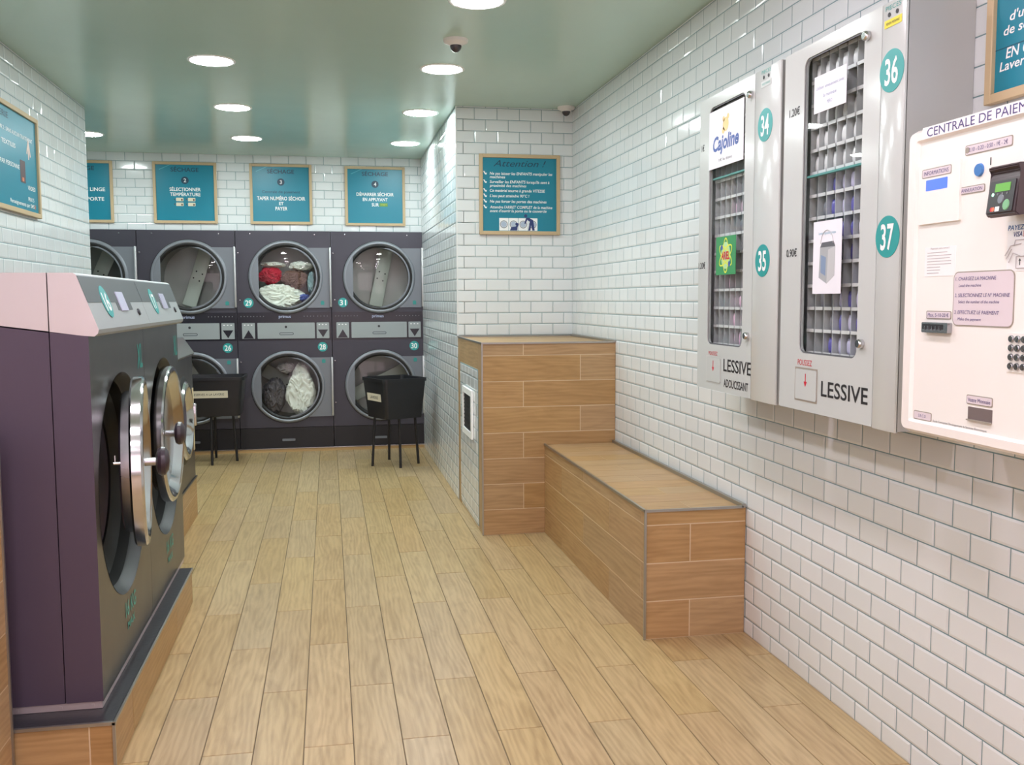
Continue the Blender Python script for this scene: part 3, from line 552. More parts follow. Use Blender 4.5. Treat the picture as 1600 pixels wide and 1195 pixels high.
cloth('sweater', 'brown sweater in the middle of dryer 29', (112, 82, 72), (-0.295, YB + 0.13, 1.560), (0.100, 0.08, 0.075), 4, 1.2, 3, clip=D29)
cloth('shirt', 'small white garment at upper right in dryer 29', (244, 246, 242), (-0.235, YB + 0.12, 1.680), (0.090, 0.08, 0.036), 5, 1.2, 3.4, clip=D29)
cloth('shirt', 'pale blue garment at the right rim in dryer 29', (170, 194, 202), (-0.150, YB + 0.13, 1.530), (0.032, 0.09, 0.090), 6, 1.0, 3, clip=D29)
cloth('shirt', 'blue garment peeking out at the lower right in dryer 29', (92, 112, 186), (-0.215, YB + 0.10, 1.390), (0.05, 0.07, 0.035), 7, 0.8, 3, clip=D29)
cloth('sheet', 'white sheet slumped at the right in dryer 28', (244, 244, 238), (-0.265, YB + 0.12, 0.525), (0.115, 0.12, 0.20), 8, 0.9, 1.6, clip=D28)
cloth('towel', 'dark grey laundry at the left in dryer 28', (96, 90, 96), (-0.495, YB + 0.15, 0.51), (0.095, 0.11, 0.15), 9, 0.8, 2, clip=D28)
cloth('sheet', 'pale grey cloth hanging at the top of dryer 28', (178, 170, 174), (-0.395, YB + 0.16, 0.755), (0.07, 0.07, 0.05), 10, 1.0, 2.4, clip=D28)

# ------------------------------------------------------------------ baskets on stands
def basket(c, ang, wx, wy, feet, label, lab):
    t = thing('laundry_basket', label, 'laundry basket', (c[0], c[1], 0), R_(ang))
    Mi = (Matrix.Translation((c[0], c[1], 0)) @ Matrix.Rotation(R_(ang), 4, 'Z')).inverted(); z0, z1 = 0.415, 0.735; k = 0.86
    b = bm_(); rings = []
    for z, sc_, r in ((z0, k, 0.03), (z1 - 0.03, 1.0, 0.035), (z1, 1.0, 0.035), (z1, 0.95, 0.03), (z0 + 0.012, k * 0.93, 0.03)):
        rings.append([b.verts.new((p[0], p[1], z)) for p in rrect(0, 0, wx * sc_, wy * sc_, r, 4)])
    for i in range(4):
        for j in range(len(rings[0])): q = (j + 1) % len(rings[0]); b.faces.new((rings[i][j], rings[i][q], rings[i + 1][q], rings[i + 1][j]))
    b.faces.new(rings[0][::-1]); b.faces.new(rings[4]); obj('tub', b, BLACKP, t, smooth=40)
    b = bm_(); o_, i_ = rrect(0, 0, wx * 1.05, wy * 1.05, 0.045, 4), rrect(0, 0, wx * 1.0, wy * 1.0, 0.036, 4)
    for (za, zb) in ((z1 - 0.022, z1 + 0.004),):
        A = [b.verts.new((p[0], p[1], za)) for p in o_]; B = [b.verts.new((p[0], p[1], zb)) for p in o_]; D = [b.verts.new((p[0], p[1], zb)) for p in i_]; E_ = [b.verts.new((p[0], p[1], za)) for p in i_]
        for j in range(len(A)):
            q = (j + 1) % len(A)
            for X, Y in ((A, B), (B, D), (D, E_), (E_, A)): b.faces.new((X[j], X[q], Y[q], Y[j]))
    obj('rim', b, BLACKP, t, smooth=40)
    cx = sum(f[0] for f in feet) / 4; cy = sum(f[1] for f in feet) / 4
    for f in feet:
        top = Vector((cx + (f[0] - cx) * 0.86, cy + (f[1] - cy) * 0.86, z0 + 0.01)); b = bm_(); tube(b, [Mi @ Vector((f[0], f[1], 0.0)), Mi @ top], 0.011, 8); obj('leg', b, BLACKP, t, smooth=50)
    b = bm_(); zb = z0 - 0.008; pts = [Mi @ Vector((cx + (f[0] - cx) * 0.86, cy + (f[1] - cy) * 0.86, zb)) for f in feet]; tube(b, pts + [pts[0]], 0.010, 8); obj('stand_ring', b, BLACKP, t, smooth=50)
    lab(t, wx, wy, z0, z1, k); return t
CRL = mat('cream_paper_label', (214, 206, 186), 0.6)
def lab_left(t, wx, wy, z0, z1, k):
    tl = math.atan2(wy * (1 - k) / 2, z1 - 0.03 - z0); z = 0.60; yo = -(wy * (k + (1 - k) * (z - z0) / (z1 - 0.03 - z0)) / 2) - 0.003
    F = frame((0, yo, z), (1, 0, 0), (0, -math.sin(tl), math.cos(tl))); b = bm_(); prism(b, rrect(-0.04, 0, 0.31, 0.060, 0.002, 1), 0, 0.001, F); text(b, 'RESERVES A LA LAVERIE', -0.04, 0, 0.018, 0.25, 1, 0.0016, M=F); obj('label', b, [CRL, BLKPR], t)
def lab_right(t, wx, wy, z0, z1, k):
    tl = math.atan2(wx * (1 - k) / 2, z1 - 0.03 - z0); z = 0.585; xo = -(wx * (k + (1 - k) * (z - z0) / (z1 - 0.03 - z0)) / 2) - 0.003
    F = frame((xo, 0, z), (0, -1, 0), (-math.sin(tl), 0, math.cos(tl))); b = bm_(); prism(b, rrect(0.0, 0, 0.24, 0.062, 0.002, 1), 0, 0.001, F); text(b, 'LAVERIE', 0.0, 0, 0.024, 0.14, 1, 0.0016, M=F); obj('label', b, [CRL, BLKPR], t)
basket((-0.945, 8.40), 0, 0.47, 0.40, [(-0.977, 8.27), (-0.792, 8.46), (-0.99, 8.676), (-1.175, 8.49)], 'black plastic laundry basket on thin legs with long cream label, by dryer 26', lab_left)
basket((0.517, 7.905), 24, 0.385, 0.40, [(0.332, 7.961), (0.554, 7.82), (0.717, 8.006), (0.487, 8.255)], 'black plastic laundry basket on thin legs standing before dryer 30', lab_right)

# ------------------------------------------------------------------ wall signs
def sign(loc, rz, wd, ht, items, label, group=None, extra=None, fr=0.024):
    """square blue board in an oak frame; items: text, u, v from the centre, cap height, width or None, material index, bold, shear"""
    t = thing('wall_sign', label, 'sign', loc, rz, group); F = FRONT
    b = bm_(); bx(b, -wd / 2 + 0.004, wd / 2 - 0.004, -0.012, -0.003, -ht / 2 + 0.004, ht / 2 - 0.004); obj('board', b, SIGNB, t)
    b = bm_()
    for s in (-1, 1): bx(b, s * (wd / 2 - fr / 2) - fr / 2, s * (wd / 2 - fr / 2) + fr / 2, -0.024, -0.003, -ht / 2, ht / 2, 0, 0.002, 1); bx(b, -wd / 2 + fr, wd / 2 - fr, -0.024, -0.003, s * (ht / 2 - fr / 2) - fr / 2, s * (ht / 2 - fr / 2) + fr / 2, 0, 0.002, 1)
    obj('frame', b, OAK, t)
    b = bm_()
    for s_, u, v, h, w_, mi, bo, sh in items:
        bb = bm_(); lf = isinstance(sh, str); text(bb, s_, u, v, h, w_, mi, 0.0128, 'L' if lf else 'C', F, bo, 0.15 if lf else sh)
        obj('title' if mi == 1 else 'text_line', bb, [WHITE, SIGND, mat('orange_print', (214, 120, 84), 0.5)], t)
    b.free()
    if extra: extra(t)
    return t
def sechage(num):
    def ex(t):
        b = bm_(); prism(b, circ(0, 0.108, 0.032, 28), 0.0122, 0.0126, mi=0); text(b, num, 0, 0.108, 0.032, None, 1, 0.0131, bold=0.02); obj('number_disc', b, [SIGND, WHITE], t)
        b = bm_(); poly(b, [ax(FRONT, -0.215, 0.200, .0125), ax(FRONT, -0.213, 0.195, .0125), ax(FRONT, -0.11, 0.243, .0125), ax(FRONT, -0.112, 0.246, .0125)]); obj('scratch', b, mat('pale_crease', (90, 176, 196), 0.5), t)
        if num == '2':
            for (u, v) in ((-0.048, -0.058), (0.052, -0.058), (-0.048, -0.100), (0.052, -0.100)):
                b = bm_(); prism(b, rrect(u, v, 0.062, 0.030, 0.003, 1), 0.0122, 0.013, mi=0); prism(b, rrect(u + 0.018, v - 0.003, 0.012, 0.016, 0.002, 1), 0.013, 0.0134, mi=1); prism(b, circ(u - 0.044, v, 0.005, 8), 0.0122, 0.013, mi=1); obj('button_picture', b, [mat('cream_print', (222, 214, 190), 0.5), mat('brown_print', (90, 60, 60), 0.5)], t)
        if num == '4':
            b = bm_(); prism(b, rrect(0.075, -0.075, 0.075, 0.032, 0.004, 2), 0.0122, 0.013); text(b, 'START', 0.075, -0.075, 0.014, 0.055, 1, 0.0134, bold=0.01); obj('start_button_picture', b, [mat('green_print', (96, 150, 70), 0.5), mat('yellow_print', (214, 206, 90), 0.5)], t)
    return ex
W8 = [0, 0, 0, 0, 0, 0, 0, 0]
def T(s, v, h, w=None, mi=0, bo=0.02, sh=0.0, u=0.0): return (s, u, v, h, w, mi, bo, sh)
zs, ys = 2.310, YBW - 0.0005
head = lambda: T('S\u00c9CHAGE', 0.200, 0.034, 0.235, 1, 0.015)
SG = 'step signs above the dryers'
sign((-2.075, ys, zs), 0, 0.53, 0.53, [head(), T('CHARGER LE LINGE', 0.020, 0.030, 0.40), T('FERMER LA PORTE', -0.062, 0.030, 0.38)], 'leftmost blue framed step sign, cut by the end of the left wall', SG, sechage('1'))
sign((-1.213, ys, zs + 0.001), 0, 0.535, 0.53, [head(), T('S\u00c9LECTIONNER', 0.030, 0.029, 0.262), T('TEMP\u00c9RATURE', -0.013, 0.029, 0.255)], 'blue framed step sign 2 about choosing the temperature', SG, sechage('2'))
sign((-0.395, ys, zs + 0.001), 0, 0.54, 0.53, [head(), T('Centrale de paiement', 0.022, 0.024, 0.33, 1, 0.0), T('TAPER NUM\u00c9RO S\u00c9CHOIR', -0.036, 0.031, 0.42), T('ET', -0.081, 0.026), T('PAYER', -0.126, 0.031, 0.105)], 'blue framed step sign 3 about typing the dryer number and paying', SG, sechage('3'))
sign((0.437, ys, zs - 0.004), 0, 0.54, 0.53, [head(), T('D\u00c9MARRER S\u00c9CHOIR', 0.018, 0.029, 0.335), T('EN APPUYANT', -0.028, 0.029, 0.225), T('SUR', -0.075, 0.029, 0.065, u=0.0)], 'blue framed step sign 4 about pressing start, nearest the wing wall', SG, sechage('4'))
def att_extra(t):
    b = bm_()
    for v in (0.143, 0.087, 0.029, -0.006, -0.043, -0.081): prism(b, [(-0.250, v + 0.010), (-0.242, v + 0.012), (-0.232, v - 0.004), (-0.224, v + 0.002), (-0.228, v - 0.012), (-0.238, v - 0.010)], 0.0122, 0.0128)
    obj('bullet_marks', b, WHITE, t)
    b = bm_(); nv = mat('navy_print', (40, 56, 110), 0.5); lg = mat('pale_blue_print', (176, 190, 210), 0.5)
    for k in range(4):
        u = -0.110 + k * 0.0665; prism(b, rrect(u, -0.198, 0.064, 0.084, 0.002, 1), 0.0122, 0.0128, mi=0)
        lathe(b, [(0.026, 0.0131), (0.021, 0.0131)], 24, FRONT, 2, u, -0.198); prism(b, circ(u, -0.198, 0.019, 20), 0.0128, 0.0132, mi=1)
    obj('machines_picture', b, [WHITE, lg, mat('grey_print', (120, 124, 134), 0.5)], t)
    b = bm_(); prism(b, circ(0.040, -0.140, 0.011, 14), 0.0134, 0.0140); prism(b, [(0.03, -0.190), (0.043, -0.153), (0.060, -0.152), (0.092, -0.168), (0.102, -0.238), (0.086, -0.238), (0.078, -0.200), (0.072, -0.238), (0.058, -0.238), (0.068, -0.180), (0.052, -0.166), (0.038, -0.196)], 0.0134, 0.0138); obj('adult_silhouette', b, nv, t)
    b = bm_(); prism(b, circ(-0.022, -0.196, 0.010, 12), 0.0134, 0.0138); prism(b, [(-0.068, -0.238), (-0.060, -0.216), (-0.030, -0.212), (-0.012, -0.190), (-0.006, -0.194), (-0.016, -0.216), (-0.018, -0.238)], 0.0134, 0.0137); obj('child_silhouette', b, nv, t)
def AL(s, v, w): return (s, -0.205, v, 0.0185, w, 0, 0.012, 'L')
sign((1.285, YW - 0.0035, 2.072), 0, 0.555, 0.535, [('Attention !', 0.0, 0.208, 0.042, 0.36, 1, 0.0, 0.35), AL('Ne pas laisser les ENFANTS manipuler les', 0.140, 0.43), AL('machines', 0.117, 0.105), AL("Surveiller les ENFANTS lorsqu'ils sont \u00e0", 0.085, 0.41), AL('proximit\u00e9 des machines', 0.060, 0.25),
      AL('Ce mat\u00e9riel tourne \u00e0 grande VITESSE', 0.027, 0.38), AL("L'eau peut atteindre 90\u00b0C !", -0.008, 0.27), AL('Ne pas forcer les portes des machines', -0.045, 0.39), AL("Attendre l'ARRET COMPLET de la machine", -0.083, 0.43), AL("avant d'ouvrir la porte ou le couvercle", -0.108, 0.39)], 'blue framed warning sign with white rules and a picture of machines', None, att_extra)
def left_extra(t):
    b = bm_(); prism(b, [(0.33, 0.06), (0.36, 0.13), (0.375, 0.13), (0.405, 0.05), (0.39, 0.045), (0.375, 0.09), (0.372, 0.03), (0.358, 0.03), (0.356, 0.085), (0.342, 0.055)], 0.0124, 0.013); obj('garment_picture', b, mat('pale_pink_print', (224, 200, 190), 0.5), t)
    b = bm_(); prism(b, rrect(0.255, -0.045, 0.085, 0.115, 0.006, 2), 0.0124, 0.013, mi=0); prism(b, rrect(0.255, -0.085, 0.03, 0.02, 0.003, 1), 0.013, 0.0134, mi=1); obj('basket_picture', b, [mat('dark_brown_print', (84, 62, 66), 0.5), mat('orange_print', (214, 120, 84), 0.5)], t)
# centre of the sign: world y 5.23, frame to 5.763
def LR(s, u, v, h, w, mi=0): return (s, u - w / 2, v, h, w, mi, 0.012, 0.0)
sign((XL + 0.0035, 5.235, 2.088), LW, 1.06, 0.535, [LR('LAVERIE', 0.05, 0.205, 0.03, 0.26, 1), LR('OPTION 2 : SANS AUCUN TRAITEMENT', 0.44, 0.135, 0.02, 0.62), LR('TEXTILES', 0.15, 0.07, 0.022, 0.22), LR('PAR PERSONNE', 0.20, -0.03, 0.022, 0.3), LR('VENDREDI', 0.46, -0.118, 0.022, 0.13), LR('PRIX 5', 0.43, -0.178, 0.020, 0.10), LR('Renseignements par SMS', 0.43, -0.212, 0.020, 0.40), LR('8', 0.455, -0.212, 0.022, 0.018, 2)], 'wide blue framed sign on the left wall, cut by the picture edge', None, left_extra)
def rs_extra(t):
    b = bm_(); poly(b, [ax(FRONT, -0.30, -0.145, .0124), ax(FRONT, 0.30, -0.145, .0124), ax(FRONT, 0.30, -0.142, .0124), ax(FRONT, -0.30, -0.142, .0124)]); obj('crease', b, mat('dark_crease', (20, 84, 106), 0.5), t)
def TL(s, y, z, h, w): return (s, (1.90 - y), z - 2.12, h, w, 0, 0.014, 'L')
sign((XR - 0.0035, 1.90, 2.12), RW, 0.62, 0.545, [TL("Pour toute demande", 2.155, 2.28, 0.03, 0.40), TL("ou probl\u00e8me", 2.14, 2.22, 0.03, 0.28), TL("d'utilisation du lavage", 2.138, 2.048, 0.022, 0.36), TL("de s\u00e9chage ou paiement", 2.158, 2.017, 0.022, 0.40), TL("EN CAS D'URGENCE", 2.147, 1.962, 0.025, 0.34), TL("Laverie ouverte", 2.168, 1.933, 0.022, 0.25)], 'blue framed sign at the top right corner above the payment panel', None, rs_extra)

# ------------------------------------------------------------------ detergent vending cabinets
def vend(y0, y1, win, label, nums, data):
    """y0 far edge, y1 near edge along the right wall; local x runs towards the camera"""
    yc = (y0 + y1) / 2; wd = y0 - y1; t = thing('vending_cabinet', label, 'detergent vending cabinet', (XR - 0.0035, yc, 0), RW); L = lambda y: yc - y
    FD = -0.1965; z0, z1 = 1.016, 2.137; hw = wd / 2; xs = L(data['seam'])
    # shell: back and sides
    b = bm_()
    bx(b, -hw, hw, -0.012, 0.0, z0, z1); bx(b, -hw, -hw + 0.010, FD + 0.012, -0.012, z0, z1, 0); bx(b, hw - 0.010, hw, FD + 0.006, -0.012, z0, z1, 0); bx(b, -hw + 0.010, hw - 0.010, FD + 0.012, -0.012, z1 - 0.010, z1, 0); bx(b, -hw + 0.010, hw - 0.010, FD + 0.012, -0.012, z0, z0 + 0.010, 0)
    obj('body', b, VENDS, t)
    F = Matrix.Translation((0, FD, 0)) @ FRONT; wx0, wx1, wz0, wz1 = L(win[0]), L(win[1]), win[2], win[3]; hole = rrect((wx0 + wx1) / 2, (wz0 + wz1) / 2, wx1 - wx0, wz1 - wz0, 0.028, 5)
    b = bm_(); holed(b, -hw, xs, z0, z1, hole, 0.0, F); prism(b, rrect((-hw + xs) / 2, (z0 + z1) / 2, xs + hw, z1 - z0, 0.002, 1), -0.014, 0.0, F, cap=False); prism(b, hole, -0.014, 0.0, F, cap=False); d = obj('door', b, VEND, t)
    b = bm_(); o_ = rrect((wx0 + wx1) / 2, (wz0 + wz1) / 2, wx1 - wx0 - 0.0005, wz1 - wz0 - 0.0005, 0.0278, 5); i_ = rrect((wx0 + wx1) / 2, (wz0 + wz1) / 2, wx1 - wx0 - 0.010, wz1 - wz0 - 0.010, 0.024, 5)
    for k in range(len(o_)): j = (k + 1) % len(o_); poly(b, [ax(F, *o_[k], -0.003), ax(F, *o_[j], -0.003), ax(F, *i_[j], -0.003), ax(F, *i_[k], -0.003)])
    obj('window_seal', b, mat('grey_rubber_seal', (92, 94, 98), 0.5), d)
    b = bm_(); prism(b, o_, -0.011, -0.008, F); obj('window_glass', b, GLASS, d)
    b = bm_(); bx(b, xs + 0.002, hw, FD - 0.001, FD + 0.012, z0 - 0.004, z1 + 0.002, 0, 0.004); sp = obj('coin_panel', b, VEND, t, smooth=40)
    for (y, z) in data['locks']: b = bm_(); lathe(b, [(0.013, 0.0), (0.013, 0.012), (0.010, 0.016), (0.0, 0.016)], 20, F, 0, L(y), z); obj('lock', b, CHROME, d, smooth=40)
    for n_, y, z in nums: b = bm_(); prism(b, circ(L(y), z, 0.055, 40), 0.0012, 0.0024, F, 0); text(b, n_, L(y), z, 0.066, 0.060, 1, 0.003, M=F, bold=0.02); obj('number_sticker', b, [TEAL, WHITE], sp)
    for s_, y, z, h, wdt, mi, nm in data['text']: b = bm_(); text(b, s_, L(y), z, h, wdt, 0, 0.0008, M=F, bold=0.012 if h > 0.02 else 0.0); obj(nm, b, (BLKPR, REDPR)[mi], t)
    y_, z_ = data['flap']; b = bm_(); fx, fz, fw, fh = L(y_), z_, 0.138, 0.100; holed(b, fx - fw / 2 - .003, fx + fw / 2 + .003, fz - fh / 2 - .003, fz + fh / 2 + .003, rrect(fx, fz, fw - 0.004, fh - 0.004, 0.006, 3), 0.0006, F); obj('flap_frame', b, TAUPE if data['flapdark'] else mat('faint_grey_edge', (192, 194, 192), 0.4), t)
    b = bm_(); prism(b, rrect(fx, fz, fw - 0.006, fh - 0.006, 0.005, 3), 0.0004, 0.0022, F); fl = obj('flap', b, VEND, t)
    b = bm_(); prism(b, [(fx - .002, fz + .035), (fx - .002, fz + .01), (fx - .010, fz + .01), (fx, fz - .006), (fx + .010, fz + .01), (fx + .002, fz + .01), (fx + .002, fz + .035)], 0.0024, 0.003, F); obj('arrow', b, REDPR, fl)
    b = bm_(); ly, lz = data['toplabel']
    for k in (-1, 1): prism(b, circ(L(ly) + k * 0.018, lz + 0.004, 0.006, 12), 0.0022, 0.003, F, mi=0)
    obj('coin_holes', b, BLKPR, sp)
    b = bm_(); prism(b, rrect(L(ly), lz - 0.018, 0.078, 0.020, 0.001, 1), 0.0016, 0.0022, F, mi=0); text(b, 'RENDU MONNAIE', L(ly), lz - 0.018, 0.007, 0.06, 1, 0.0026, M=F); obj('notice_strip', b, [mat('yellow_notice', (236, 222, 60), 0.5) if data['yellow'] else VEND, BLKPR if data['yellow'] else TEALD], sp)
    b = bm_(); text(b, 'PIECES', L(ly), lz + 0.022, 0.012, 0.07, 0, 0.0022, M=F); obj('notice_text', b, TEALD, sp)
    # rack behind the glass
    ix0, ix1 = wx0 - 0.015, wx1 + 0.015; nr, nc = data['rows'], 7; ph = (wz1 - wz0) / nr; pw = (ix1 - ix0) / nc; b = bm_()
    for k in range(nr + 1): z = wz0 + k * ph; bx(b, ix0, ix1, -0.160, -0.013, z - 0.0015, z + 0.0015, 0); [bx(b, ix0 + q * pw + 0.004, ix0 + (q + 1) * pw - 0.004, -0.166, -0.163, z - 0.004, z + 0.006, 2) for q in range(nc)]
    for k in range(nc + 1): x = ix0 + k * pw; bx(b, x - 0.0016, x + 0.0016, -0.163, -0.125, wz0 - 0.01, wz1 + 0.01, 1)
    obj('rack', b, [mat('grey_rack', (150, 152, 154), 0.5), mat('grey_divider', (196, 198, 198), 0.4), mat('white_price_rail', (238, 238, 238), 0.35)], t)
    b = bm_(); bx(b, ix0, ix1, -0.105, -0.103, wz0 - 0.01, wz1 + 0.01); obj('rack_back', b, mat('dark_rack_back', (84, 86, 92), 0.6), t)
    for z in data['tealrails']: b = bm_(); bx(b, wx0 + 0.002, wx1 - 0.002, -0.182, -0.168, z - 0.003, z + 0.003); obj('shelf_rail', b, mat('teal_rail', (96, 170, 164), 0.4), t)
    return t, ix0, wz0, pw, ph, yc
A36 = vend(2.945, 2.283, (2.816, 2.478, 1.197, 2.098), 'right detergent cabinet on the white tiled wall, marked 36 and 37', [('36', 2.340, 1.958), ('37', 2.338, 1.529)],
    dict(seam=2.393, locks=[(2.459, 2.077), (2.450, 1.241)], rows=13, tealrails=[1.742], toplabel=(2.34, 2.100), yellow=True, flapdark=True, flap=(2.765, 1.099),
         text=[('LESSIVE', 2.541, 1.097, 0.046, 0.257, 0, 'product_name'), ('POUSSEZ', 2.775, 1.168, 0.018, 0.090, 1, 'push_text'), ('1.20\u20ac', 2.876, 1.952, 0.024, 0.070, 0, 'price'), ('0.90\u20ac', 2.877, 1.512, 0.024, 0.070, 0, 'price')]))
A34 = vend(3.668, 2.974, (3.569, 3.246, 1.192, 2.094), 'left detergent cabinet on the white tiled wall, marked 34 and 35', [('34', 3.083, 1.949), ('35', 3.085, 1.496)],
    dict(seam=3.168, locks=[(3.194, 2.071), (3.195, 1.236)], rows=13, tealrails=[1.826], toplabel=(3.08, 2.104), yellow=False, flapdark=False, flap=(3.50, 1.095),
         text=[('LESSIVE', 3.284, 1.120, 0.046, 0.240, 0, 'product_name'), ('ADOUCISSANT', 3.292, 1.053, 0.030, 0.215, 0, 'product_name'), ('POUSSEZ', 3.506, 1.158, 0.015, 0.085, 1, 'push_text'), ('1\u20ac', 3.633, 1.954, 0.024, 0.028, 0, 'price'), ('1.20\u20ac', 3.630, 1.498, 0.024, 0.068, 0, 'price')]))
# sachets, one object each, standing in the racks
def sachet_mesh(name, h, w, m):
    b = bm_(); N = 6
    fr = [[None] * (N + 1) for _ in range(N + 1)]; bk = [[None] * (N + 1) for _ in range(N + 1)]
    for i in range(N + 1):
        for j in range(N + 1):
            u, v = i / N * 2 - 1, j / N * 2 - 1; d = 0.010 * (1 - u * u) * (1 - v ** 4) + 0.001
            wr = 0.0025 * noise.noise(Vector((u * 3, v * 3, len(name) * 1.3))) * (1 - u * u)
            x, z = u * w / 2 * (1 - 0.08 * v * v), (v + 1) / 2 * h
            fr[i][j] = b.verts.new((x, -d - wr, z)); bk[i][j] = b.verts.new((x, d, z))
    for i in range(N):
        for j in range(N):
            b.faces.new((fr[i][j], fr[i + 1][j], fr[i + 1][j + 1], fr[i][j + 1])); b.faces.new((bk[i][j], bk[i][j + 1], bk[i + 1][j + 1], bk[i + 1][j]))
    for i in range(N):
        for j in (0, N): b.faces.new((fr[i][j], bk[i][j], bk[i + 1][j], fr[i + 1][j]) if j == 0 else (fr[i][j], fr[i + 1][j], bk[i + 1][j], bk[i][j]))
        for j in (0, N): b.faces.new((fr[j][i], fr[j][i + 1], bk[j][i + 1], bk[j][i]))
    o = obj(name, b, m, smooth=50); me = o.data; bpy.data.objects.remove(o); return me
SM = {'white': sachet_mesh('s1', 0.054, 0.040, mat('white_sachet', (250, 250, 250), 0.3)), 'grey': sachet_mesh('s22', 0.050, 0.038, mat('grey_sachet', (136, 134, 142), 0.35)), 'violet': sachet_mesh('s333', 0.050, 0.038, mat('violet_blue_sachet', (112, 104, 186), 0.3)),
      'pale': sachet_mesh('s4444', 0.050, 0.038, mat('pale_lilac_sachet', (216, 210, 238), 0.3)), 'pink': sachet_mesh('s55555', 0.050, 0.038, mat('pink_white_sachet', (244, 200, 226), 0.3)), 'teal': sachet_mesh('s666666', 0.050, 0.038, mat('teal_blue_sachet', (70, 140, 160), 0.35))}
SL = {'white': 'white detergent sachet', 'grey': 'grey detergent sachet', 'violet': 'violet-blue detergent sachet', 'pale': 'pale lilac detergent sachet', 'pink': 'pinkish white softener sachet', 'teal': 'teal-blue detergent sachet'}
def fill(A, plan, cab):
    t, ix0, wz0, pw, ph, yc = A; rd = random.Random(3)
    for r, line in enumerate(plan):                       # plan from the top row down
        row = len(plan) - 1 - r; z = wz0 + row * ph + 0.0016
        for c_, ch in enumerate(line):
            if ch == '.': continue
            k = {'w': 'white', 'g': 'grey', 'v': 'violet', 'p': 'pale', 'k': 'pink', 't': 'teal'}[ch]; lx = ix0 + (c_ + 0.5) * pw
            o = bpy.data.objects.new('detergent_sachet', SM[k]); C.objects.link(o)
            o.location = (XR - 0.0035 - 0.146 + rd.uniform(-0.003, 0.006), yc - lx, z); o.rotation_euler = (0, 0, RW + rd.uniform(-0.12, 0.12))
            tag(o, '%s standing in a slot of the %s detergent cabinet' % (SL[k], cab), 'detergent sachet', '%ss in the %s cabinet' % (SL[k], cab))
fill(A36, ['wwwwwww', 'w.....w', 'wwwwwww', 'wwwwwww', 'wwwwwww', '..vpppv', '.gvpvpv', '..gvvpv', '..ggvpv', '..g..vg', '.ggpvpv', '..gvpvv', '..vpppv'], 'right')
fill(A34, ['g......', 'g......', 'g......', 'gg.g.gg', 'ggg.g.g', '.g.kkg.', 'g.g.g.g', 'g.....g', 'g.....g', '..kk.kg', '.tgkkkg', '.g.kkkg', '...kkgk'], 'left')
# papers stuck behind the glass, seen from the room
def poster(cab_yc, y, z, w_, h_, label, items, base, cat='poster', name='poster'):
    t = thing(name, label, cat, (XR - 0.0035 - 0.1965 - 0.0012, y, z), RW); b = bm_(); bx(b, -w_ / 2, w_ / 2, -0.0006, 0.0006, -h_ / 2, h_ / 2); 
    obj('sheet', b, base, t); return t
PAP = mat('white_paper', (240, 240, 248), 0.5)
def onp(t, nm, fn, m): b = bm_(); fn(b); obj(nm, b, m, t)
YG = -0.0
t = poster(0, 3.412, 1.968, 0.315, 0.216, 'white fabric softener poster with yellow bear shape and slanted blue lettering', [], PAP)
BLU = mat('royal_blue_print', (62, 92, 170), 0.45)
onp(t, 'brand_lettering', lambda b: text(b, 'Cajoline', 0.0, -0.018, 0.052, 0.235, 0, 0.001, bold=0.03, shear=0.2), BLU)
def emblem(b):
    prism(b, circ(0.0, 0.042, 0.026, 24), 0.0008, 0.0012); prism(b, circ(-0.020, 0.064, 0.010, 16), 0.0008, 0.0012); prism(b, circ(0.020, 0.068, 0.010, 16), 0.0008, 0.0012); prism(b, circ(-0.022, 0.022, 0.012, 16), 0.0008, 0.0012)
onp(t, 'emblem', emblem, mat('pale_yellow_print', (246, 216, 150), 0.5))
onp(t, 'small_print', lambda b: text(b, '1\u20ac la dose', 0.0, -0.082, 0.010, 0.12, 0, 0.001), BLKPR)
t = poster(0, 3.396, 1.528, 0.180, 0.142, 'small green poster with glowing atom-shaped logo and red lettering', [], mat('green_poster', (58, 150, 92), 0.45))
def atom(b):
    for k in range(3):
        a = R_(90 + 60 * k); n = 36; o_ = []; i_ = []
        for j in range(n):
            p = 2 * math.pi * j / n
            for lst, (ra, rb) in ((o_, (0.066, 0.026)), (i_, (0.060, 0.020))):
                x, z = ra * math.cos(p), rb * math.sin(p); lst.append((x * math.cos(a) - z * math.sin(a), x * math.sin(a) + z * math.cos(a)))
        for j in range(n): q = (j + 1) % n; poly(b, [ax(FRONT, *o_[j], 0.0010 + k * 1e-4), ax(FRONT, *o_[q], 0.0010 + k * 1e-4), ax(FRONT, *i_[q], 0.0010 + k * 1e-4), ax(FRONT, *i_[j], 0.0010 + k * 1e-4)])
onp(t, 'emblem_glow', lambda b: prism(b, circ(0, 0, 0.042, 24, 0.05), 0.0007, 0.0008), mat('pale_green_print', (176, 222, 170), 0.5))
onp(t, 'emblem', atom, mat('lime_print', (222, 234, 80), 0.5)); onp(t, 'brand_lettering', lambda b: text(b, 'ARIEL', 0, 0, 0.028, 0.075, 0, 0.0016, bold=0.03), REDPR)
onp(t, 'emblem_dot', lambda b: prism(b, circ(-0.036, 0.03, 0.010, 14), 0.0012, 0.0015), BLU); onp(t, 'emblem_dot', lambda b: prism(b, circ(0.034, -0.032, 0.010, 14), 0.0012, 0.0015), BLU)
t = poster(0, 2.657, 1.975, 0.185, 0.108, 'white paper note with three short printed lines, near the top of cabinet 36', [], PAP, 'notice', 'paper_notice')
GB = mat('grey_blue_print', (150, 160, 190), 0.5)
for s_, v, w_ in (('Utiliser uniquement avec', 0.018, 0.160), ('la monnaie', -0.008, 0.075), ('MERCI', -0.030, 0.030)): onp(t, 'text_line', lambda b: text(b, s_, 0, v, 0.010, w_, 0, 0.001), GB)
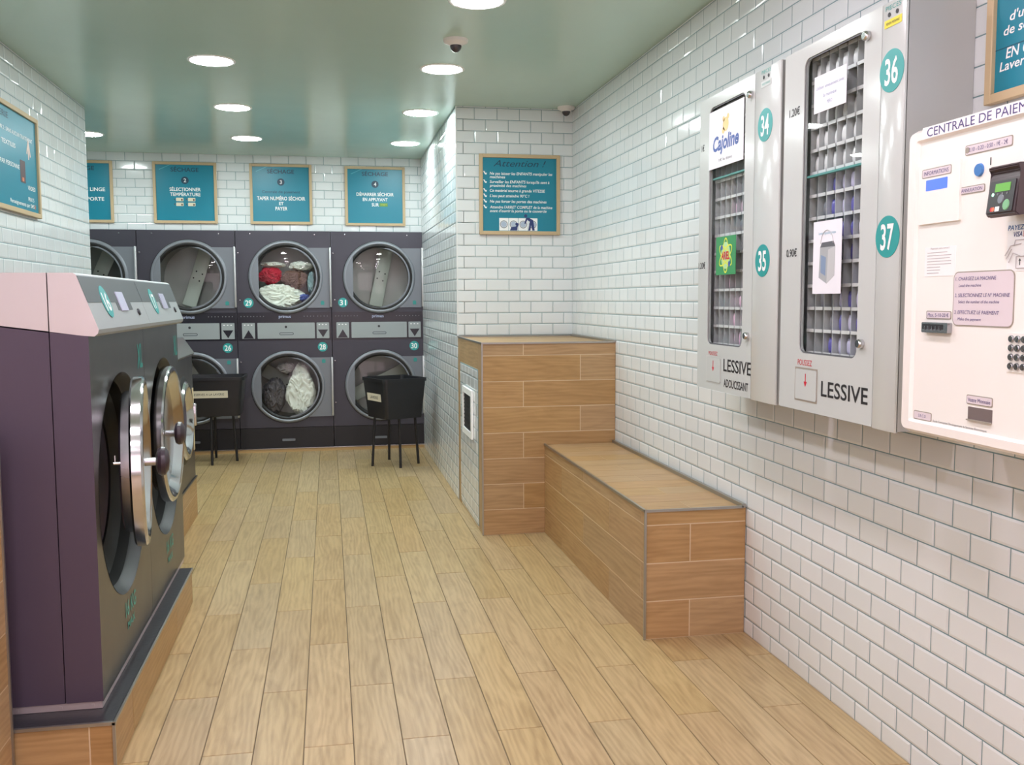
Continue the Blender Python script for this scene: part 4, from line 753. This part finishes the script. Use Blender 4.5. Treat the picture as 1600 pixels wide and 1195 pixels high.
t = poster(0, 2.652, 1.489, 0.165, 0.216, 'white paper showing a grey laundry bag with handle, in cabinet 37', [], PAP, 'notice', 'paper_notice')
onp(t, 'text_line', lambda b: text(b, 'Lessive hypoallergenique', 0, 0.072, 0.008, 0.10, 0, 0.001), mat('pale_blue_text', (130, 180, 200), 0.5))
def bag(b):
    prism(b, [(-0.045, -0.060), (0.002, -0.078), (0.046, -0.055), (0.048, 0.030), (-0.040, 0.030)], 0.0008, 0.0010, mi=0); prism(b, [(-0.040, 0.030), (0.048, 0.030), (0.038, 0.046), (-0.030, 0.044)], 0.0008, 0.0010, mi=1); prism(b, [(0.002, -0.078), (0.046, -0.055), (0.048, 0.030), (0.008, 0.022)], 0.00105, 0.0012, mi=2)
    prism(b, [(-0.034, -0.045), (-0.006, -0.055), (-0.004, 0.0), (-0.034, 0.008)], 0.00105, 0.0012, mi=3)
onp(t, 'bag_picture', bag, [mat('silver_print', (170, 174, 178), 0.5), mat('dark_grey_print', (96, 98, 104), 0.5), mat('pale_grey_print', (196, 198, 200), 0.5), mat('bluegrey_print', (130, 150, 180), 0.5)])
onp(t, 'bag_handle_picture', lambda b: tube(b, [(0.036 * math.cos(R_(a)), -0.0012, 0.040 + 0.040 * math.sin(R_(a))) for a in range(0, 181, 15)], 0.0012, 5), mat('pale_grey_print', (196, 198, 200), 0.5))

# ------------------------------------------------------------------ payment station
yc = 1.815; hw = 0.35; PZ0, PZ1 = 1.040, 1.768; FX = 1.40
t = thing('payment_station', 'cream wall-mounted payment panel with keypad, lilac instructions and coin slots', 'payment panel', (XR - 0.0035, yc, 0), RW); L = lambda y: yc - y; FD = -(XR - 0.0035 - FX)
F = Matrix.Translation((0, FD, 0)) @ FRONT; zc = (PZ0 + PZ1) / 2
b = bm_(); bx(b, -hw + 0.004, hw - 0.004, FD + 0.04, 0.0, PZ0 + 0.004, PZ1 - 0.004, 0, 0.006); obj('body', b, CREAM2, t, smooth=40)
b = bm_(); O = rrect(0, zc, 2 * hw, PZ1 - PZ0, 0.022, 5); O2 = rrect(0, zc, 2 * hw - 0.016, PZ1 - PZ0 - 0.016, 0.016, 5); I2 = rrect(0, zc, 2 * hw - 0.074, PZ1 - PZ0 - 0.054, 0.006, 5); I3 = rrect(0, zc, 2 * hw - 0.086, PZ1 - PZ0 - 0.066, 0.005, 5)
ringz = [(O, -0.045), (O, -0.008), (O2, 0.006), (I2, 0.006), (I3, -0.002)]; rv = [[b.verts.new(ax(F, p[0], p[1], n)) for p in pts] for pts, n in ringz]
for k in range(4):
    for i in range(len(O)): j = (i + 1) % len(O); b.faces.new((rv[k][i], rv[k][j], rv[k + 1][j], rv[k + 1][i]))
obj('bezel', b, CREAM2, t, smooth=25)
b = bm_(); prism(b, I3, -0.010, -0.002, F); obj('front_panel', b, CREAM, t)
def pl(nm, b, mats, par=None, sm=None): return obj(nm, b, mats, par or t, smooth=sm)
b = bm_(); prism(b, rrect(L(1.895), 1.7545, 0.42, 0.027, 0.002, 1), 0.0062, 0.0068, F, mi=0); text(b, 'CENTRALE DE PAIEMENT', L(1.886), 1.7545, 0.020, 0.40, 1, 0.0074, M=F); pl('banner', b, [WHITE, PURPR])
def plate(nm, y0, y1, z0, z1, txt, th, tw, fill_=LGREY, shear=0.0, pm=PURPR):
    yc_, zc_ = (y0 + y1) / 2, (z0 + z1) / 2; w_, h_ = abs(y0 - y1), abs(z1 - z0); b = bm_()
    prism(b, rrect(L(yc_), zc_, w_, h_, 0.004, 3), -0.002, -0.0008, F, mi=0); prism(b, rrect(L(yc_), zc_, w_ - 0.004, h_ - 0.004, 0.003, 3), -0.0008, -0.0003, F, mi=1); text(b, txt, L(yc_), zc_, th, tw, 2, 0.0002, M=F, bold=0.0, shear=shear); return pl(nm, b, [TAUPE, LILAC, pm])
plate('coin_value_label', 1.955, 1.803, 1.682, 1.704, '0.10 - 0.20 - 0.50 - 1\u20ac - 2\u20ac', 0.009, 0.125)
b = bm_(); prism(b, circ(L(1.947), 1.693, 0.007, 16), -0.0003, 0.0002, F); pl('coin_symbol', b, TAUPE)
b = bm_(); prism(b, rrect(L(2.041), 1.6105, 0.155, 0.138, 0.002, 1), -0.002, 0.004, F); pn = pl('information_panel', b, CREAM)
b = bm_(); prism(b, rrect(L(2.0495), 1.6595, 0.110, 0.021, 0.004, 3), 0.004, 0.0046, F, mi=0); prism(b, rrect(L(2.0495), 1.6595, 0.106, 0.017, 0.003, 3), 0.0046, 0.005, F, mi=1); text(b, 'INFORMATIONS', L(2.0495), 1.6595, 0.0095, 0.092, 2, 0.0054, M=F); obj('information_label', b, [TAUPE, LILAC, PURPR], pn)
b = bm_(); prism(b, rrect(L(2.048), 1.631, 0.080, 0.025, 0.001, 1), 0.004, 0.0046, F); obj('blue_display', b, mat('lit_blue_display', (70, 100, 235), 0.3, emit=0.9), pn)
b = bm_(); lathe(b, [(0.0, 0.003), (0.013, 0.003), (0.0145, -0.002)], 28, F, 0, L(1.905), 1.645); pl('cancel_button', b, mat('blue_button', (70, 128, 196), 0.35), sm=40)
plate('cancel_label', 1.970, 1.885, 1.597, 1.614, 'ANNULATION', 0.0078, 0.07)
b = bm_(); prism(b, rrect(L(1.870), 1.659, 0.003, 0.017, 0.001, 1), -0.002, -0.0014, F); pl('coin_slot', b, BLKPR)
# paper notice (its square code is left blank)
b = bm_(); prism(b, rrect(L(2.034), 1.452, 0.115, 0.068, 0.001, 1), -0.002, -0.0012, F, mi=0); text(b, 'Paiement sans contact', L(2.034), 1.483, 0.005, 0.07, 1, -0.0008, M=F)
for k, w_ in enumerate((0.075, 0.09, 0.085, 0.09, 0.09, 0.05, 0.05, 0.045)): prism(b, rrect(L(2.082) + w_ / 2, 1.473 - k * 0.0068, w_, 0.0016, 0.0005, 1), -0.0012, -0.0009, F, mi=1)
pl('small_notice', b, [WHITE, mat('faint_grey_print', (186, 180, 182), 0.6)])
b = bm_(); yc_, zc_ = 1.880, 1.365; prism(b, rrect(L(yc_), zc_, 0.200, 0.122, 0.016, 6), -0.002, -0.0008, F, mi=0); prism(b, rrect(L(yc_), zc_, 0.195, 0.117, 0.014, 6), -0.0008, -0.0003, F, mi=1)
for s_, y, z, h, w_ in (('1. CHARGEZ LA MACHINE', 1.972, 1.410, 0.0080, 0.136), ('Load the machine', 1.960, 1.395, 0.0065, 0.076), ('2. SELECTIONNEZ LE N\u00b0 MACHINE', 1.973, 1.373, 0.0080, 0.181), ('Select the number of the machine', 1.960, 1.3585, 0.0065, 0.136), ('3. EFFECTUEZ LE PAIEMENT', 1.973, 1.335, 0.0080, 0.150), ('Make the payment', 1.960, 1.320, 0.0065, 0.080)): text(b, s_, L(y), z, h, w_, 2, 0.0002, 'L', F, 0.0, 0.15)
pl('instruction_plate', b, [TAUPE, LILAC, PURPR])
b = bm_(); prism(b, rrect(L(1.72), 1.4735, 0.175, 0.103, 0.001, 1), -0.002, -0.0012, F, mi=0)
text(b, 'PAYEZ ICI PAR CARTE', L(1.807), 1.512, 0.010, 0.16, 1, -0.0008, 'L', F, 0.02, 0.2); text(b, 'VISA', L(1.789), 1.498, 0.010, 0.026, 2, -0.0008, 'L', F, 0.02, 0.2); prism(b, rrect(L(1.750), 1.498, 0.020, 0.013, 0.001, 1), -0.0012, -0.0009, F, mi=3)
pl('card_sticker', b, [WHITE, mat('steel_blue_print', (60, 100, 150), 0.5), mat('navy_print', (40, 56, 110), 0.5), mat('card_red', (180, 40, 60), 0.5)])
b = bm_()
for (p, q) in (((1.812, 1.455), (1.795, 1.475)), ((1.808, 1.448), (1.792, 1.468)), ((1.80, 1.440), (1.788, 1.460)), ((1.795, 1.475), (1.765, 1.478)), ((1.788, 1.460), (1.765, 1.452)), ((1.782, 1.486), (1.745, 1.486)), ((1.782, 1.486), (1.785, 1.474)), ((1.778, 1.452), (1.778, 1.428)), ((1.778, 1.428), (1.745, 1.428)), ((1.778, 1.452), (1.745, 1.452))): tube(b, [ax(F, L(p[0]), p[1], 0.0), ax(F, L(q[0]), q[1], 0.0)], 0.0008, 5)
pl('hand_drawing', b, mat('faint_grey_print', (186, 180, 182), 0.6))
b = bm_(); prism(b, [(L(1.768) - .001, 1.434), (L(1.768) + .001, 1.434), (L(1.768) + .001, 1.443), (L(1.768) + .0035, 1.443), (L(1.768), 1.448), (L(1.768) - .0035, 1.443), (L(1.768) - .001, 1.443)], -0.0012, -0.0006, F); pl('arrow', b, BLKPR)
plate('maximum_label', 2.079, 1.985, 1.318, 1.337, 'Max. 5-10-20 \u20ac', 0.0085, 0.078)
b = bm_(); prism(b, rrect(L(2.031), 1.298, 0.098, 0.024, 0.002, 1), -0.002, 0.010, F, mi=0); prism(b, rrect(L(2.037), 1.300, 0.078, 0.012, 0.001, 1), 0.010, 0.0106, F, mi=1)
for k in range(5): prism(b, rrect(L(2.065) + k * 0.014, 1.297, 0.003, 0.010, 0.0005, 1), 0.0106, 0.0125, F, mi=0)
pl('banknote_slot', b, [STEEL, BLKPR])
KM = None
kp = None
b = bm_(); bx(b, L(1.795), L(1.705), FD - 0.0000, FD + 0.004, 1.212, 1.294); kp = pl('keypad', b, CREAM)
b = bm_(); lathe(b, [(0.0075, -0.001), (0.0075, 0.003), (0.0065, 0.0042), (0.0, 0.0042)], 20, F); key_me = obj('k', b, STEEL, smooth=40).data; bpy.data.objects.remove(bpy.data.objects['k'])
digs = ['1', '2', '3', 'A', '4', '5', '6', 'B', '7', '8', '9', 'C', '*', '0', '#', 'D']
for r in range(4):
    for c_ in range(4):
        o = part('key', key_me, kp, (L(1.7805 - c_ * 0.0188), 0.0, 1.2815 - r * 0.0190)); b = bm_(); text(b, digs[r * 4 + c_], 0, 0, 0.007, None, 0, 0.0048, M=F, bold=0.01); dd = obj('digit', b, mat('dark_key_print', (96, 90, 84), 0.5), o)
plate('change_label', 1.920, 1.834, 1.131, 1.152, 'Votre Monnaie', 0.009, 0.074)
b = bm_(); prism(b, rrect(L(1.874), 1.1105, 0.080, 0.030, 0.001, 1), -0.002, -0.001, F, mi=0); prism(b, rrect(L(1.874), 1.0965, 0.080, 0.003, 0.001, 1), -0.001, 0.004, F, mi=1); pl('change_opening', b, [mat('brownish_flap', (120, 108, 106), 0.4), TAUPE])
plate('maker_label', 2.116, 2.046, 1.074, 1.095, 'S.R.C.D', 0.007, 0.03)
b = bm_(); text(b, 'Etude Conception D\u00e9veloppement de Syst\u00e8mes Electroniques', L(1.945), 1.0775, 0.0048, 0.19, 0, -0.0015, M=F); pl('maker_text', b, BLKPR)
# card reader: a dark hooded terminal sticking out of the panel
t2 = thing('card_terminal', 'dark card terminal with green screen jutting from the cream payment panel', 'card terminal', (FX - 0.003, 1.755, 1.585), RW); t2.scale = (0.70, 0.95, 0.80)
MBR = mat('dark_brown_grey_plastic', (72, 60, 64), 0.38); SIDE0 = frame((0, 0, 0), (0, -1, 0), (0, 0, 1))    # u = outwards, v = z, n = -x
b = bm_(); prof = [(0.0, -0.060), (0.052, -0.068), (0.062, -0.060), (0.052, 0.030), (0.048, 0.045), (0.060, 0.055), (0.055, 0.062), (0.0, 0.064)]
prism(b, prof, -0.066, 0.060, SIDE0); bmesh.ops.bevel(b, geom=[e for e in b.edges], offset=0.003, segments=2, affect='EDGES', clamp_overlap=True); obj('housing', b, MBR, t2, smooth=40)
dv = Vector((0, 0.010, 0.090)).normalized(); FT = frame((0.003, -0.0625, -0.060), (1, 0, 0), dv)
b = bm_(); prism(b, rrect(0, 0.0435, 0.106, 0.080, 0.004, 3), 0.0003, 0.0018, FT); fp = obj('face', b, mat('near_black_face', (44, 38, 42), 0.3), t2)
b = bm_(); prism(b, rrect(0.002, 0.066, 0.064, 0.021, 0.001, 1), 0.0018, 0.0024, FT); obj('screen', b, mat('lit_green_screen', (92, 160, 58), 0.4, emit=0.25), fp)
for k in range(4): b = bm_(); prism(b, circ(-0.036 + k * 0.020, 0.0495, 0.0045 if k == 0 else 0.003, 12), 0.0018, 0.0026, FT); obj('indicator_light', b, mat('lit_green_led', (190, 255, 220), 0.4, emit=1.2) if k == 0 else mat('dim_print', (120, 122, 128), 0.5), fp)
b = bm_(); lathe(b, [(0.0, 0.0035), (0.011, 0.0035), (0.013, 0.0018)], 20, FT, 0, 0.0, 0.036); obj('round_button', b, MGREY, fp)
b = bm_(); lathe(b, [(0.0, 0.0035), (0.012, 0.0035), (0.014, 0.0018)], 24, FT, 0, 0.026, 0.020); obj('green_button', b, mat('pale_green_button', (120, 178, 130), 0.35), fp)
b = bm_(); prism(b, circ(-0.034, 0.012, 0.006, 14), 0.0018, 0.0022, FT, mi=0); prism(b, circ(-0.027, 0.012, 0.006, 14), 0.00185, 0.0023, FT, mi=1); prism(b, rrect(-0.010, 0.012, 0.018, 0.012, 0.001, 1), 0.0018, 0.0022, FT, mi=2); obj('card_logos', b, [mat('red_print', (205, 40, 60), 0.5), mat('orange_print', (214, 120, 84), 0.5), WHITE], fp)
